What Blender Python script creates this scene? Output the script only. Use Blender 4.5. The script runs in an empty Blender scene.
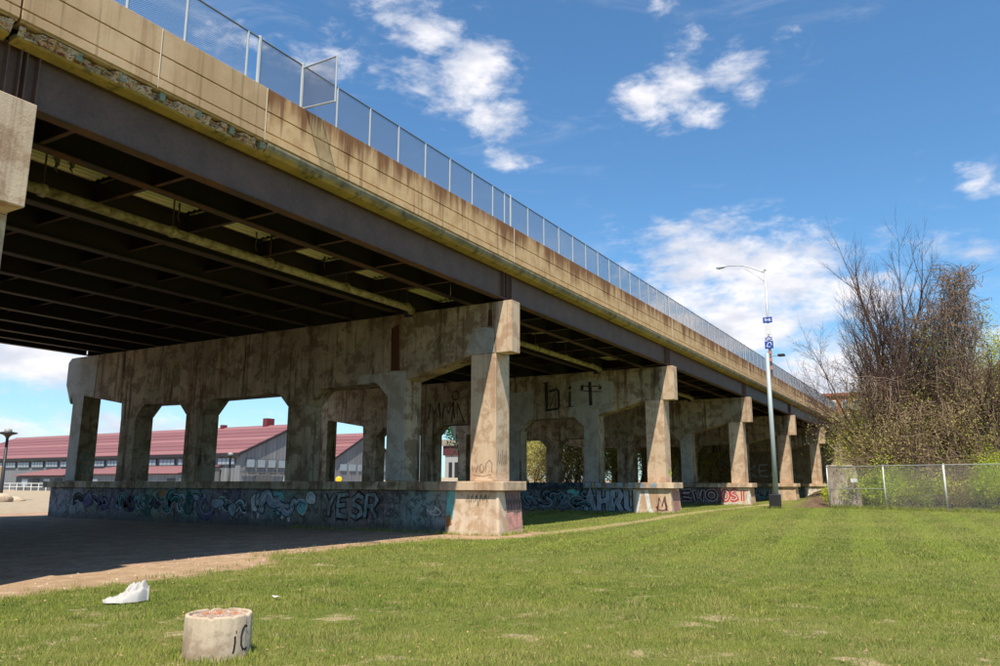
import bpy, math, random
import numpy as np
from mathutils import Vector, Matrix, noise
random.seed(7)
C = bpy.context.scene.collection
SC = bpy.context.scene
R = math.radians

# ------------------------------------------------------------------ camera
cd = bpy.data.cameras.new("camera"); cam = bpy.data.objects.new("camera", cd); C.objects.link(cam)
cd.sensor_width = 36.0; cd.lens = 27.89; cd.clip_end = 6000; cd.clip_start = 0.05
YAW, PIT, ROL = R(30.4955), R(10.9963), R(0.1352)
F = Vector((math.cos(YAW)*math.cos(PIT), math.sin(YAW)*math.cos(PIT), math.sin(PIT)))
RT = Vector((math.sin(YAW), -math.cos(YAW), 0)); UP = RT.cross(F)
R2 = RT*math.cos(ROL) + UP*math.sin(ROL); U2 = UP*math.cos(ROL) - RT*math.sin(ROL)
EYE = 1.65
m = Matrix(((R2.x, U2.x, -F.x, 0), (R2.y, U2.y, -F.y, 0), (R2.z, U2.z, -F.z, EYE), (0, 0, 0, 1)))
cam.matrix_world = m
SC.camera = cam

# ------------------------------------------------------------------ light
SUN = Vector((-.483, -.241, 1.0)).normalized()
sl = bpy.data.lights.new("sun", 'SUN'); sl.energy = 4.7; sl.angle = R(0.5); sl.color = (1.0, .89, .74)
so = bpy.data.objects.new("sun", sl); C.objects.link(so); so.rotation_euler = SUN.to_track_quat('Z', 'Y').to_euler()
SC.view_settings.view_transform = 'Standard'; SC.view_settings.look = 'None'
SC.view_settings.exposure = 0.62; SC.view_settings.gamma = 1.0
W = bpy.data.worlds.new("World"); SC.world = W; W.use_nodes = True


class NT:
    """small helper for node trees"""
    def __init__(s, nt):
        s.nt = nt; nt.nodes.clear()
    def n(s, t, **k):
        nd = s.nt.nodes.new(t)
        for a, b in k.items():
            setattr(nd, a, b)
        return nd
    def lk(s, a, b):
        s.nt.links.new(a, b)
    def put(s, sock, v):
        if hasattr(v, 'is_linked') or isinstance(v, bpy.types.NodeSocket):
            s.lk(v, sock)
        else:
            sock.default_value = v
    def math(s, op, a, b=0.0, c=None, clamp=False):
        nd = s.n('ShaderNodeMath', operation=op, use_clamp=clamp)
        s.put(nd.inputs[0], a); s.put(nd.inputs[1], b)
        if c is not None: s.put(nd.inputs[2], c)
        return nd.outputs[0]
    def sstep(s, v, a, b, lo=0.0, hi=1.0):
        nd = s.n('ShaderNodeMapRange', interpolation_type='SMOOTHSTEP')
        s.put(nd.inputs[0], v); nd.inputs[1].default_value = a; nd.inputs[2].default_value = b
        nd.inputs[3].default_value = lo; nd.inputs[4].default_value = hi
        return nd.outputs[0]
    def vscale(s, v, x, y, z):
        nd = s.n('ShaderNodeVectorMath', operation='MULTIPLY'); s.put(nd.inputs[0], v); nd.inputs[1].default_value = (x, y, z)
        return nd.outputs[0]
    def noise(s, v, sc, det=5, rough=.6, dist=0.0):
        nd = s.n('ShaderNodeTexNoise'); s.put(nd.inputs['Vector'], v)
        nd.inputs['Scale'].default_value = sc; nd.inputs['Detail'].default_value = det
        nd.inputs['Roughness'].default_value = rough; nd.inputs['Distortion'].default_value = dist
        return nd.outputs['Fac']
    def mix(s, f, a, b, mode='MIX'):
        nd = s.n('ShaderNodeMix', data_type='RGBA', blend_type=mode)
        s.put(nd.inputs[0], f)
        for i, v in ((6, a), (7, b)):
            s.put(nd.inputs[i], (*v, 1) if isinstance(v, tuple) and len(v) == 3 else v)
        return nd.outputs[2]
    def ramp(s, f, stops, interp='LINEAR'):
        nd = s.n('ShaderNodeValToRGB'); cr = nd.color_ramp; cr.interpolation = interp
        while len(cr.elements) < len(stops): cr.elements.new(0.5)
        for e, (p, c) in zip(cr.elements, stops):
            e.position = p; e.color = (*c, 1) if len(c) == 3 else c
        s.put(nd.inputs[0], f)
        return nd.outputs[0]
    def pos(s):
        return s.n('ShaderNodeNewGeometry').outputs['Position']
    def sep(s, v):
        nd = s.n('ShaderNodeSeparateXYZ'); s.put(nd.inputs[0], v); return nd.outputs


# ------------------------------------------------------------------ sky with clouds
w = NT(W.node_tree)
sky = w.n('ShaderNodeTexSky', sky_type='NISHITA', sun_disc=False)
sky.sun_elevation = math.asin(SUN.z); sky.sun_rotation = math.atan2(SUN.x, SUN.y) % (2*math.pi)
sky.air_density = 1.0; sky.dust_density = 0.3; sky.ozone_density = 3.0; sky.altitude = 0
tc = w.n('ShaderNodeTexCoord').outputs['Generated']
sx, sy, sz = w.sep(tc)[:3]
az = w.math('MULTIPLY', w.math('ARCTAN2', sy, sx), 180/math.pi)
el = w.math('MULTIPLY', w.math('ARCSINE', sz), 180/math.pi)
# cloud banks: azimuth, elevation, half widths (degrees), weight
BL = [(39.1, 33.5, 3.2, 1.6, .8), (36.2, 31.9, 3.2, 1.6, 1), (33.0, 30.0, 3.0, 2.0, 1), (37.5, 29.3, 4.0, 1.8, .7), (31.2, 26.3, 2.2, 1.2, 1),
      (30.0, 23.4, 1.7, .8, 1), (34.0, 27.2, 2.6, 1.3, .7), (51.6, 30.6, 3.5, 1.3, .45), (44.0, 29.2, 4.0, 1.6, .55), (55, 28.0, 5, 1.5, .5), (43.0, 31.5, 3.0, 1.0, .5),
      (19.0, 27.4, 2.2, 1.6, 1), (16.6, 28.3, 2.0, 2.0, 1), (15.6, 30.6, 1.8, 1.0, .75), (12.2, 28.6, 2.2, 1.3, 1), (11.2, 27.2, 1.4, 1.2, .9), (14.6, 26.0, 1.8, .9, .8),
      (17.3, 33.3, 1.3, .7, .7), (8.6, 30.2, 1.5, .7, .5), (15.0, 15.8, 5.2, 2.3, 1.1), (10.0, 14.6, 5.2, 2.6, 1.1), (6.6, 12.4, 4.0, 2.2, 1.0), (17.5, 13.4, 4.0, 1.6, .8),
      (12.6, 10.6, 8.0, 2.0, 1.15), (8.2, 6.8, 8.5, 2.6, 1.2), (-2.8, 18.8, 1.6, 1.0, .85), (-1.0, 14.6, 3.0, 1.0, .55), (22.8, 20.6, 1.4, .6, .35), (62, 7.8, 16, 1.6, 1.15), (58, 3.2, 16, 1.3, .9),
      (-4, 9, 5, 1.8, .6), (80, 20, 9, 3, .9), (-25, 22, 8, 3, .9), (-40, 12, 12, 2.5, .9), (100, 32, 10, 5, .9), (-15, 34, 7, 3, .8), (120, 14, 14, 3, .9), (-70, 28, 10, 4, .9),
      (160, 30, 14, 5, .9), (-120, 24, 14, 5, .9), (-160, 12, 20, 3, .9), (70, 50, 12, 6, .8), (0, 55, 16, 6, .8), (-90, 55, 18, 7, .8), (150, 60, 20, 7, .8)]
acc = None
for (a, e, wa, we, wt) in BL:
    wa *= 1.18; we *= 1.22
    da = w.math('MULTIPLY', w.math('SUBTRACT', az, a), 1/wa); de = w.math('MULTIPLY', w.math('SUBTRACT', el, e), 1/we)
    d2 = w.math('ADD', w.math('MULTIPLY', da, da), w.math('MULTIPLY', de, de))
    g = w.math('MULTIPLY', w.math('EXPONENT', w.math('MULTIPLY', d2, -.75)), wt)
    acc = g if acc is None else w.math('MAXIMUM', acc, g)
cv = w.vscale(tc, 1, 1, 2.2)
n1 = w.noise(cv, 9.0, 8, .62, .35); n2 = w.noise(cv, 34.0, 6, .6, .2)
nn = w.math('ADD', w.math('MULTIPLY', n1, .66), w.math('MULTIPLY', n2, .34))
dens = w.sstep(w.math('ADD', w.math('MULTIPLY', acc, .62), w.math('MULTIPLY', w.math('SUBTRACT', nn, .5), 2.0)), .20, .78)
dens = w.math('MULTIPLY', dens, w.sstep(acc, .04, .30))
wisp = w.math('MULTIPLY', w.sstep(w.noise(w.vscale(tc, 1, 1, 3.5), 5.0, 7, .65, .8), .52, .80), .22)
dens = w.math('MAXIMUM', dens, wisp)
shade = w.noise(cv, 16.0, 4, .5)
ccol = w.mix(w.sstep(shade, .35, .65), (4.2, 4.4, 5.0), (6.0, 5.9, 6.1))
skyc = w.mix(1.0, sky.outputs[0], (.60, .88, 1.0), 'MULTIPLY')
hz = w.sstep(el, 0, 14, .30, 0.0)
skyc = w.mix(hz, skyc, (3.9, 4.5, 5.4))
col = w.mix(dens, skyc, ccol)
bg = w.n('ShaderNodeBackground'); w.lk(col, bg.inputs[0]); bg.inputs[1].default_value = 0.115
wo = w.n('ShaderNodeOutputWorld'); w.lk(bg.outputs[0], wo.inputs[0])


# ------------------------------------------------------------------ materials
MATS = {}
def material(name, build, rough=.9, spec=.25, metal=0.0):
    mt = bpy.data.materials.new(name); mt.use_nodes = True
    n = NT(mt.node_tree)
    out = n.n('ShaderNodeOutputMaterial'); b = n.n('ShaderNodeBsdfPrincipled'); n.lk(b.outputs[0], out.inputs[0])
    b.inputs['Roughness'].default_value = rough; b.inputs['Specular IOR Level'].default_value = spec; b.inputs['Metallic'].default_value = metal
    r = build(n, b)
    if r is not None:
        n.put(b.inputs['Base Color'], r)
    MATS[name] = mt
    return mt

def bump(n, b, h, strength=.4, dist=.02):
    nd = n.n('ShaderNodeBump'); n.put(nd.inputs['Height'], h); nd.inputs['Strength'].default_value = strength; nd.inputs['Distance'].default_value = dist
    n.lk(nd.outputs[0], b.inputs['Normal'])

def flat(name, c, rough=.7, spec=.3, metal=0.0, var=.25, scale=3.0, bmp=.1):
    def f(n, b):
        p = n.pos()
        v = n.noise(p, scale, 6, .65); v2 = n.noise(p, scale*9, 3, .6)
        k = n.math('ADD', n.math('MULTIPLY', n.math('SUBTRACT', v, .5), 2*var), n.math('MULTIPLY', n.math('SUBTRACT', v2, .5), var))
        k = n.math('ADD', k, 1.0)
        if bmp: bump(n, b, v2, bmp, .01)
        cc = n.n('ShaderNodeCombineColor')
        for i in range(3):
            n.put(cc.inputs[i], n.math('MULTIPLY', k, c[i]))
        return cc.outputs[0]
    return material(name, f, rough, spec, metal)

def concrete(name, c1, c2, c3, streak=.6, boards=True, dark=.5, rust=0.0, moss=0.0, bs=.45):
    def f(n, b):
        p = n.pos(); x, y, z = n.sep(p)[:3]
        big = n.noise(p, .45, 6, .62, .4); mid = n.noise(p, 1.5, 7, .72, .3); fine = n.noise(p, 26, 4, .6)
        st = n.noise(n.vscale(p, 1.6, 1.6, .12), 1.3, 6, .7, .25)
        st2 = n.noise(n.vscale(p, 4.5, 4.5, .14), 1.7, 4, .6)
        c = n.mix(n.sstep(big, .36, .62), c1, c2)
        c = n.mix(n.math('MULTIPLY', n.sstep(mid, .47, .58), .78), c, c3)
        c = n.mix(n.math('MULTIPLY', n.math('MULTIPLY', n.sstep(st, .50, .66), n.sstep(big, .62, .44)), streak), c, tuple(v*dark for v in c3))
        c = n.mix(n.math('MULTIPLY', n.sstep(st2, .56, .70), streak*.5), c, tuple(v*.6 for v in c3))
        if rust:
            rs = n.noise(n.vscale(p, 2.6, 2.6, .10), .9, 5, .65, .3)
            c = n.mix(n.math('MULTIPLY', n.sstep(rs, .53, .68), rust), c, (.13, .045, .018))
        if moss:
            ms = n.noise(p, .8, 5, .6)
            c = n.mix(n.math('MULTIPLY', n.sstep(ms, .5, .7), moss), c, (.13, .12, .03))
        c = n.mix(n.math('MULTIPLY', n.sstep(fine, .58, .75), .35), c, tuple(v*.45 for v in c1))
        h = n.math('ADD', fine, n.math('MULTIPLY', mid, 1.5))
        if boards:
            wv = n.math('PINGPONG', n.math('ADD', z, n.math('MULTIPLY', mid, .02)), .16)
            h = n.math('ADD', h, n.math('MULTIPLY', n.sstep(wv, 0, .012), .8))
            c = n.mix(n.math('MULTIPLY', n.sstep(wv, .010, 0.0), .22), c, tuple(v*.4 for v in c1))
        bump(n, b, h, bs, .02)
        return c
    return material(name, f, .92, .2)

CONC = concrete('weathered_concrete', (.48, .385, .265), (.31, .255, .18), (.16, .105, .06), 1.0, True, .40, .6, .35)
CONC_SUN = concrete('sunlit_tan_concrete', (.62, .48, .345), (.54, .41, .29), (.40, .26, .165), .4, False, .5, .35, 0, .25)  # lighter copy for the pier ends, sunlight put into the colour
CONC_PATCH = concrete('grey_patch_concrete', (.42, .40, .365), (.36, .345, .31), (.28, .25, .20), .35, False, .6)
CONC_PALE = concrete('pale_render', (.66, .55, .43), (.58, .46, .34), (.44, .30, .19), .25, False, .6, .1)
CONC_DARK = concrete('stained_brown_concrete', (.20, .13, .075), (.13, .085, .05), (.08, .05, .03), .7, False, .5, .5)

def parapet(n, b):
    p = n.pos(); x, y, z = n.sep(p)[:3]
    big = n.noise(p, .5, 5, .6); fine = n.noise(p, 24, 4, .6); mid = n.noise(p, 2.5, 5, .6)
    st = n.noise(n.vscale(p, 1.6, 1.6, .10), 1.5, 5, .7, .2)
    st3 = n.noise(n.vscale(p, 5, 5, .12), 1.5, 4, .6)
    new = n.mix(n.sstep(big, .4, .6), (.58, .41, .255), (.47, .32, .185))
    new = n.mix(n.math('MULTIPLY', n.sstep(st3, .52, .66), .5), new, (.22, .14, .075))
    new = n.mix(n.math('MULTIPLY', n.sstep(st, .52, .68), .45), new, (.30, .165, .085))
    old = n.mix(n.sstep(mid, .4, .65), (.64, .44, .245), (.54, .34, .175))
    top = n.sstep(n.math('ADD', z, n.math('MULTIPLY', n.math('SUBTRACT', st, .5), 3.4)), 9.62, 10.5)
    old = n.mix(n.math('MULTIPLY', top, .88), old, (.17, .065, .028))
    old = n.mix(n.math('MULTIPLY', n.sstep(st3, .55, .68), .55), old, (.20, .11, .055))
    c = n.mix(n.sstep(x, 11.28, 11.34), new, old)
    c = n.mix(n.math('MULTIPLY', n.sstep(fine, .58, .75), .35), c, (.12, .09, .06))
    bump(n, b, n.math('ADD', fine, mid), .2, .012)
    return c
PARA = material('parapet_concrete', parapet, .92, .2)

def fascia(n, b):
    p = n.pos(); x, y, z = n.sep(p)[:3]
    big = n.noise(p, 1.1, 6, .65); fine = n.noise(p, 20, 4, .6)
    st = n.noise(n.vscale(p, 3.2, 3.2, .8), 1.2, 5, .65)
    lo = n.mix(n.sstep(big, .38, .62), (.40, .28, .085), (.30, .22, .07))
    hi = n.mix(n.sstep(big, .4, .62), (.30, .25, .17), (.17, .15, .10))
    c = n.mix(n.sstep(n.math('ADD', z, n.math('MULTIPLY', n.math('SUBTRACT', st, .5), .3)), 8.96, 9.08), lo, hi)
    c = n.mix(n.math('MULTIPLY', n.sstep(st, .53, .66), .6), c, (.07, .07, .035))
    bump(n, b, n.math('ADD', fine, big), .5, .02)
    return c
FASC = material('mossy_fascia', fascia, .95, .15)

def rubble(n, b):
    p = n.pos()
    a = n.noise(p, 7, 6, .7, .6); c2 = n.noise(p, 22, 5, .7)
    c = n.ramp(a, [(.30, (.08, .03, .02)), (.40, (.36, .13, .075)), (.47, (.60, .36, .22)), (.54, (.85, .68, .50)), (.62, (.26, .10, .06)), (.72, (.75, .58, .42))])
    bump(n, b, n.math('ADD', a, c2), 1.0, .06)
    return c
RUBB = material('spalled_red_concrete', rubble, .95, .1)

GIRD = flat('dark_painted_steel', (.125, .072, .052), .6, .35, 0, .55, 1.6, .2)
def rusty(n, b):
    p = n.pos()
    a = n.noise(p, 1.6, 6, .7, .3); f = n.noise(p, 18, 4, .6)
    c = n.mix(n.sstep(a, .42, .62), (.085, .062, .055), (.16, .075, .04))
    c = n.mix(n.math('MULTIPLY', n.sstep(f, .5, .7), .5), c, (.05, .035, .03))
    bump(n, b, f, .3, .01)
    return c
FLANGE = material('rusty_flange_steel', rusty, .7, .3)
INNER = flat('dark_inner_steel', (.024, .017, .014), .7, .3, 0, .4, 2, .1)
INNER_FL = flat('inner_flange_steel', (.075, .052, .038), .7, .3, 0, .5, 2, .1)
SLAB = flat('dark_deck_slab', (.022, .018, .015), .9, .1, 0, .4, 1, .1)  # very dark brown over the whole slab
YEL = flat('yellow_deck_form', (.88, .80, .46), .6, .3, 0, .25, 2, .1)
def pipem(n, b):
    p = n.pos(); a = n.noise(p, 4.5, 5, .7, .2)
    return n.ramp(a, [(.32, (.10, .08, .05)), (.47, (.30, .25, .13)), (.60, (.46, .41, .25)), (.7, (.20, .15, .09))])
PIPE = material('mottled_pipe', pipem, .7, .3)
GALV = flat('galvanised_steel', (.50, .51, .51), .45, .5, .35, .12, 6, 0)
GALVD = flat('dull_fence_rail', (.17, .17, .17), .5, .4, .3, .15, 6, 0)
WIRE = flat('fence_wire', (.30, .31, .33), .5, .4, .3, .1, 6, 0)
WIRED = flat('dense_screen_wire', (.15, .155, .19), .55, .3, .2, .1, 6, 0)
BLACK = flat('black_metal', (.022, .022, .024), .5, .4, 0, .2, 4, 0)
WHITE = flat('white_paint', (.72, .72, .70), .6, .3, 0, .1, 5, .1)
BLUE = flat('blue_sign_paint', (.02, .07, .34), .5, .4, 0, .1, 5, 0)
REDST = flat('faded_red_tape', (.55, .22, .16), .6, .3, 0, .3, 9, 0)
JOINT = flat('joint_sealant', (.62, .56, .45), .8, .2, 0, .15, 8, 0)
DARKJ = flat('dark_joint', (.03, .025, .02), .9, .1, 0, .2, 8, 0)
MINT = flat('mint_bracket_paint', (.24, .26, .18), .7, .3, 0, .35, 8, .1)
ROOF1 = flat('faded_pink_roof', (.20, .085, .088), .6, .3, 0, .10, .35, 0)
ROOF2 = flat('light_pink_roof', (.25, .115, .115), .6, .3, 0, .10, .35, 0)
def corr(c):
    def f(n, b):
        p = n.pos(); x, y, z = n.sep(p)[:3]
        wv = n.math('PINGPONG', n.math('ADD', x, y), .45)
        a = n.noise(n.vscale(p, 1, 1, .15), .8, 5, .65)
        k = n.math('ADD', n.math('MULTIPLY', wv, .5), n.math('MULTIPLY', a, .9))
        cc = n.n('ShaderNodeCombineColor')
        for i in range(3):
            n.put(cc.inputs[i], n.math('MULTIPLY', n.math('ADD', k, .35), c[i]))
        bump(n, b, wv, .4, .1)
        return cc.outputs[0]
    return f
WALLG = material('grey_corrugated_wall', corr((.19, .20, .215)), .7, .3)
WALLD = material('dark_grey_wall', corr((.11, .115, .12)), .7, .3)
GLASSW = flat('bright_shed_window', (.24, .29, .34), .25, .6, 0, .25, .3, 0)
BRICK = flat('red_brick_wall', (.30, .115, .07), .9, .2, 0, .3, .6, .2)
TANW = flat('tan_panel', (.50, .36, .20), .6, .3, 0, .08, 1, 0)
BARK = flat('grey_brown_bark', (.105, .066, .052), .95, .1, 0, .35, 6, .5)
TWIG = flat('dry_twigs', (.135, .085, .066), .95, .1, 0, .3, 2, 0)
VINE = flat('dry_vine_stems', (.235, .165, .115), .95, .1, 0, .4, 2, 0)
BLANKET = flat('crumpled_white_cloth', (.42, .405, .39), .7, .3, 0, .05, 6, .1)
def leafm(name, a, bcol):
    def f(n, b):
        p = n.pos(); v = n.noise(p, .7, 4, .6); v2 = n.noise(p, 14, 2, .6)
        c = n.mix(n.sstep(v, .38, .62), a, bcol)
        c = n.mix(n.math('MULTIPLY', n.sstep(v2, .4, .7), .4), c, tuple(t*.5 for t in a))
        b.inputs['Subsurface Weight'].default_value = 0
        tr = n.n('ShaderNodeBsdfTranslucent'); n.put(tr.inputs[0], c)
        mx = n.n('ShaderNodeMixShader'); mx.inputs[0].default_value = .45
        out = [q for q in n.nt.nodes if q.type == 'OUTPUT_MATERIAL'][0]
        n.lk(b.outputs[0], mx.inputs[1]); n.lk(tr.outputs[0], mx.inputs[2]); n.lk(mx.outputs[0], out.inputs[0])
        return c
    return material(name, f, .7, .25)
LEAFY = leafm('young_yellow_leaves', (.60, .60, .10), (.42, .46, .07))
LEAFB = leafm('bright_shrub_leaves', (.58, .66, .05), (.36, .48, .05))
LEAFT = leafm('tan_bud_leaves', (.52, .44, .17), (.38, .34, .11))
def grassm(n, b):
    at = n.n('ShaderNodeVertexColor', layer_name='tint')
    p = n.pos(); v = n.noise(p, .55, 5, .6); v2 = n.noise(p, 3.5, 4, .6)
    v3 = n.noise(p, 1.7, 5, .65, .5)
    g = n.mix(n.sstep(v, .4, .62), (.255, .30, .052), (.155, .225, .036))
    g = n.mix(n.math('MULTIPLY', n.sstep(v3, .53, .62), .75), g, (.085, .135, .022))
    g = n.mix(n.math('MULTIPLY', n.sstep(v2, .58, .70), .35), g, (.36, .35, .09))
    s = n.sep(at.outputs[0])
    sp = n.n('ShaderNodeSeparateColor'); n.lk(at.outputs[0], sp.inputs[0])
    g = n.mix(sp.outputs[0], g, (.52, .42, .19))
    g = n.mix(sp.outputs[1], g, (.31, .37, .07))
    tr = n.n('ShaderNodeBsdfTranslucent'); n.put(tr.inputs[0], g)
    mx = n.n('ShaderNodeMixShader'); mx.inputs[0].default_value = .3
    out = [q for q in n.nt.nodes if q.type == 'OUTPUT_MATERIAL'][0]
    n.lk(b.outputs[0], mx.inputs[1]); n.lk(tr.outputs[0], mx.inputs[2]); n.lk(mx.outputs[0], out.inputs[0])
    return g
GRASS = material('grass_blades', grassm, .75, .2)


# ------------------------------------------------------------------ mesh helpers
class MB:
    def __init__(s):
        s.v = []; s.f = []
    def quad(s, *pts):
        i = len(s.v); s.v += [tuple(p) for p in pts]; s.f.append(tuple(range(i, i+len(pts)))); return s
    def box(s, x0, x1, y0, y1, z0, z1):
        i = len(s.v)
        s.v += [(x, y, z) for x in (x0, x1) for y in (y0, y1) for z in (z0, z1)]
        s.f += [tuple(i+k for k in q) for q in ((0, 1, 3, 2), (4, 6, 7, 5), (0, 4, 5, 1), (2, 3, 7, 6), (0, 2, 6, 4), (1, 5, 7, 3))]
        return s
    def extx(s, poly, x0, x1):
        """poly of (y,z), extruded along x"""
        i = len(s.v); n = len(poly)
        s.v += [(x0, y, z) for y, z in poly] + [(x1, y, z) for y, z in poly]
        s.f.append(tuple(range(i, i+n))); s.f.append(tuple(range(i+2*n-1, i+n-1, -1)))
        for k in range(n):
            j = (k+1) % n; s.f.append((i+k, i+n+k, i+n+j, i+j))
        return s
    def exty(s, poly, y0, y1):
        i = len(s.v); n = len(poly)
        s.v += [(x, y0, z) for x, z in poly] + [(x, y1, z) for x, z in poly]
        s.f.append(tuple(range(i, i+n))); s.f.append(tuple(range(i+2*n-1, i+n-1, -1)))
        for k in range(n):
            j = (k+1) % n; s.f.append((i+k, i+j, i+n+j, i+n+k))
        return s
    def tube(s, pts, rad, sides=6, cap=True):
        pts = [Vector(p) for p in pts]
        if not isinstance(rad, (list, tuple)): rad = [rad]*len(pts)
        i0 = len(s.v); nr = len(pts)
        d = (pts[1]-pts[0]).normalized()
        a = d.cross(Vector((0, 0, 1)) if abs(d.z) < .9 else Vector((1, 0, 0))).normalized()
        for k in range(nr):
            if k == 0: d = pts[1]-pts[0]
            elif k == nr-1: d = pts[-1]-pts[-2]
            else: d = pts[k+1]-pts[k-1]
            d.normalize(); a = (a - d*a.dot(d)).normalized(); b = d.cross(a)
            for q in range(sides):
                t = 2*math.pi*q/sides
                s.v.append(tuple(pts[k] + (a*math.cos(t)+b*math.sin(t))*rad[k]))
        for k in range(nr-1):
            for q in range(sides):
                r = (q+1) % sides
                s.f.append((i0+k*sides+q, i0+k*sides+r, i0+(k+1)*sides+r, i0+(k+1)*sides+q))
        if cap:
            s.f.append(tuple(i0+q for q in reversed(range(sides)))); s.f.append(tuple(i0+(nr-1)*sides+q for q in range(sides)))
        return s
    def lathe(s, prof, cx, cy, sides=24):
        i = len(s.v); n = len(prof)
        for q in range(sides):
            t = 2*math.pi*q/sides
            for r, z in prof: s.v.append((cx+r*math.cos(t), cy+r*math.sin(t), z))
        for q in range(sides):
            r = (q+1) % sides
            for k in range(n-1):
                s.f.append((i+q*n+k, i+r*n+k, i+r*n+k+1, i+q*n+k+1))
        return s
    def mesh(s, name, off=(0, 0, 0)):
        me = bpy.data.meshes.new(name)
        ox, oy, oz = off
        me.from_pydata([(x-ox, y-oy, z-oz) for x, y, z in s.v], [], s.f); me.update()
        return me
    def build(s, name, mat, parent=None, smooth=False, bevel=0, fix=True):
        off = parent_base(parent)
        me = s.mesh(name, off)
        if fix:
            import bmesh
            bm = bmesh.new(); bm.from_mesh(me); bmesh.ops.recalc_face_normals(bm, faces=bm.faces); bm.to_mesh(me); bm.free()
        me.materials.append(mat)
        if smooth:
            for p in me.polygons: p.use_smooth = True
        o = bpy.data.objects.new(name, me); C.objects.link(o)
        if parent: o.parent = parent
        if bevel:
            md = o.modifiers.new('bevel', 'BEVEL'); md.width = bevel; md.segments = 2; md.limit_method = 'ANGLE'; md.angle_limit = R(35)
        return o

BASE = {}
def parent_base(p):
    v = Vector((0, 0, 0))
    while p is not None:
        v += Vector(BASE.get(p.name, (0, 0, 0))); p = p.parent
    return v
def tag(o, label=None, cat=None, group=None, kind=None):
    if label: o['label'] = label
    if cat: o['category'] = cat
    if group: o['group'] = group
    if kind: o['kind'] = kind
    return o
def thing(name, loc, label, cat, group=None):
    o = bpy.data.objects.new(name, None); C.objects.link(o); o.location = loc; o.empty_display_size = .2
    BASE[o.name] = loc
    return tag(o, label, cat, group)
def meshobj(name, me, parent, loc=(0, 0, 0)):
    o = bpy.data.objects.new(name, me); C.objects.link(o); o.parent = parent
    o.location = Vector(loc) - parent_base(parent)
    return o

def sm(a, b, t):
    t = max(0, min(1, (t-a)/(b-a))); return t*t*(3-2*t)
def gz(x, y):
    z = .2*sm(25, 45, x)*(1-sm(60, 110, y))
    z += 1.2*sm(57, 66, x)*(1-sm(9, 12, y))
    z += .03*noise.noise(Vector((x*.35, y*.35, 0)))
    if x > 55 and y > 42: z += 2.5*sm(42, 75, y)*sm(55, 70, x)*(1-sm(90, 105, y))*(1-sm(.75, .95, y/x))
    return z

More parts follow.
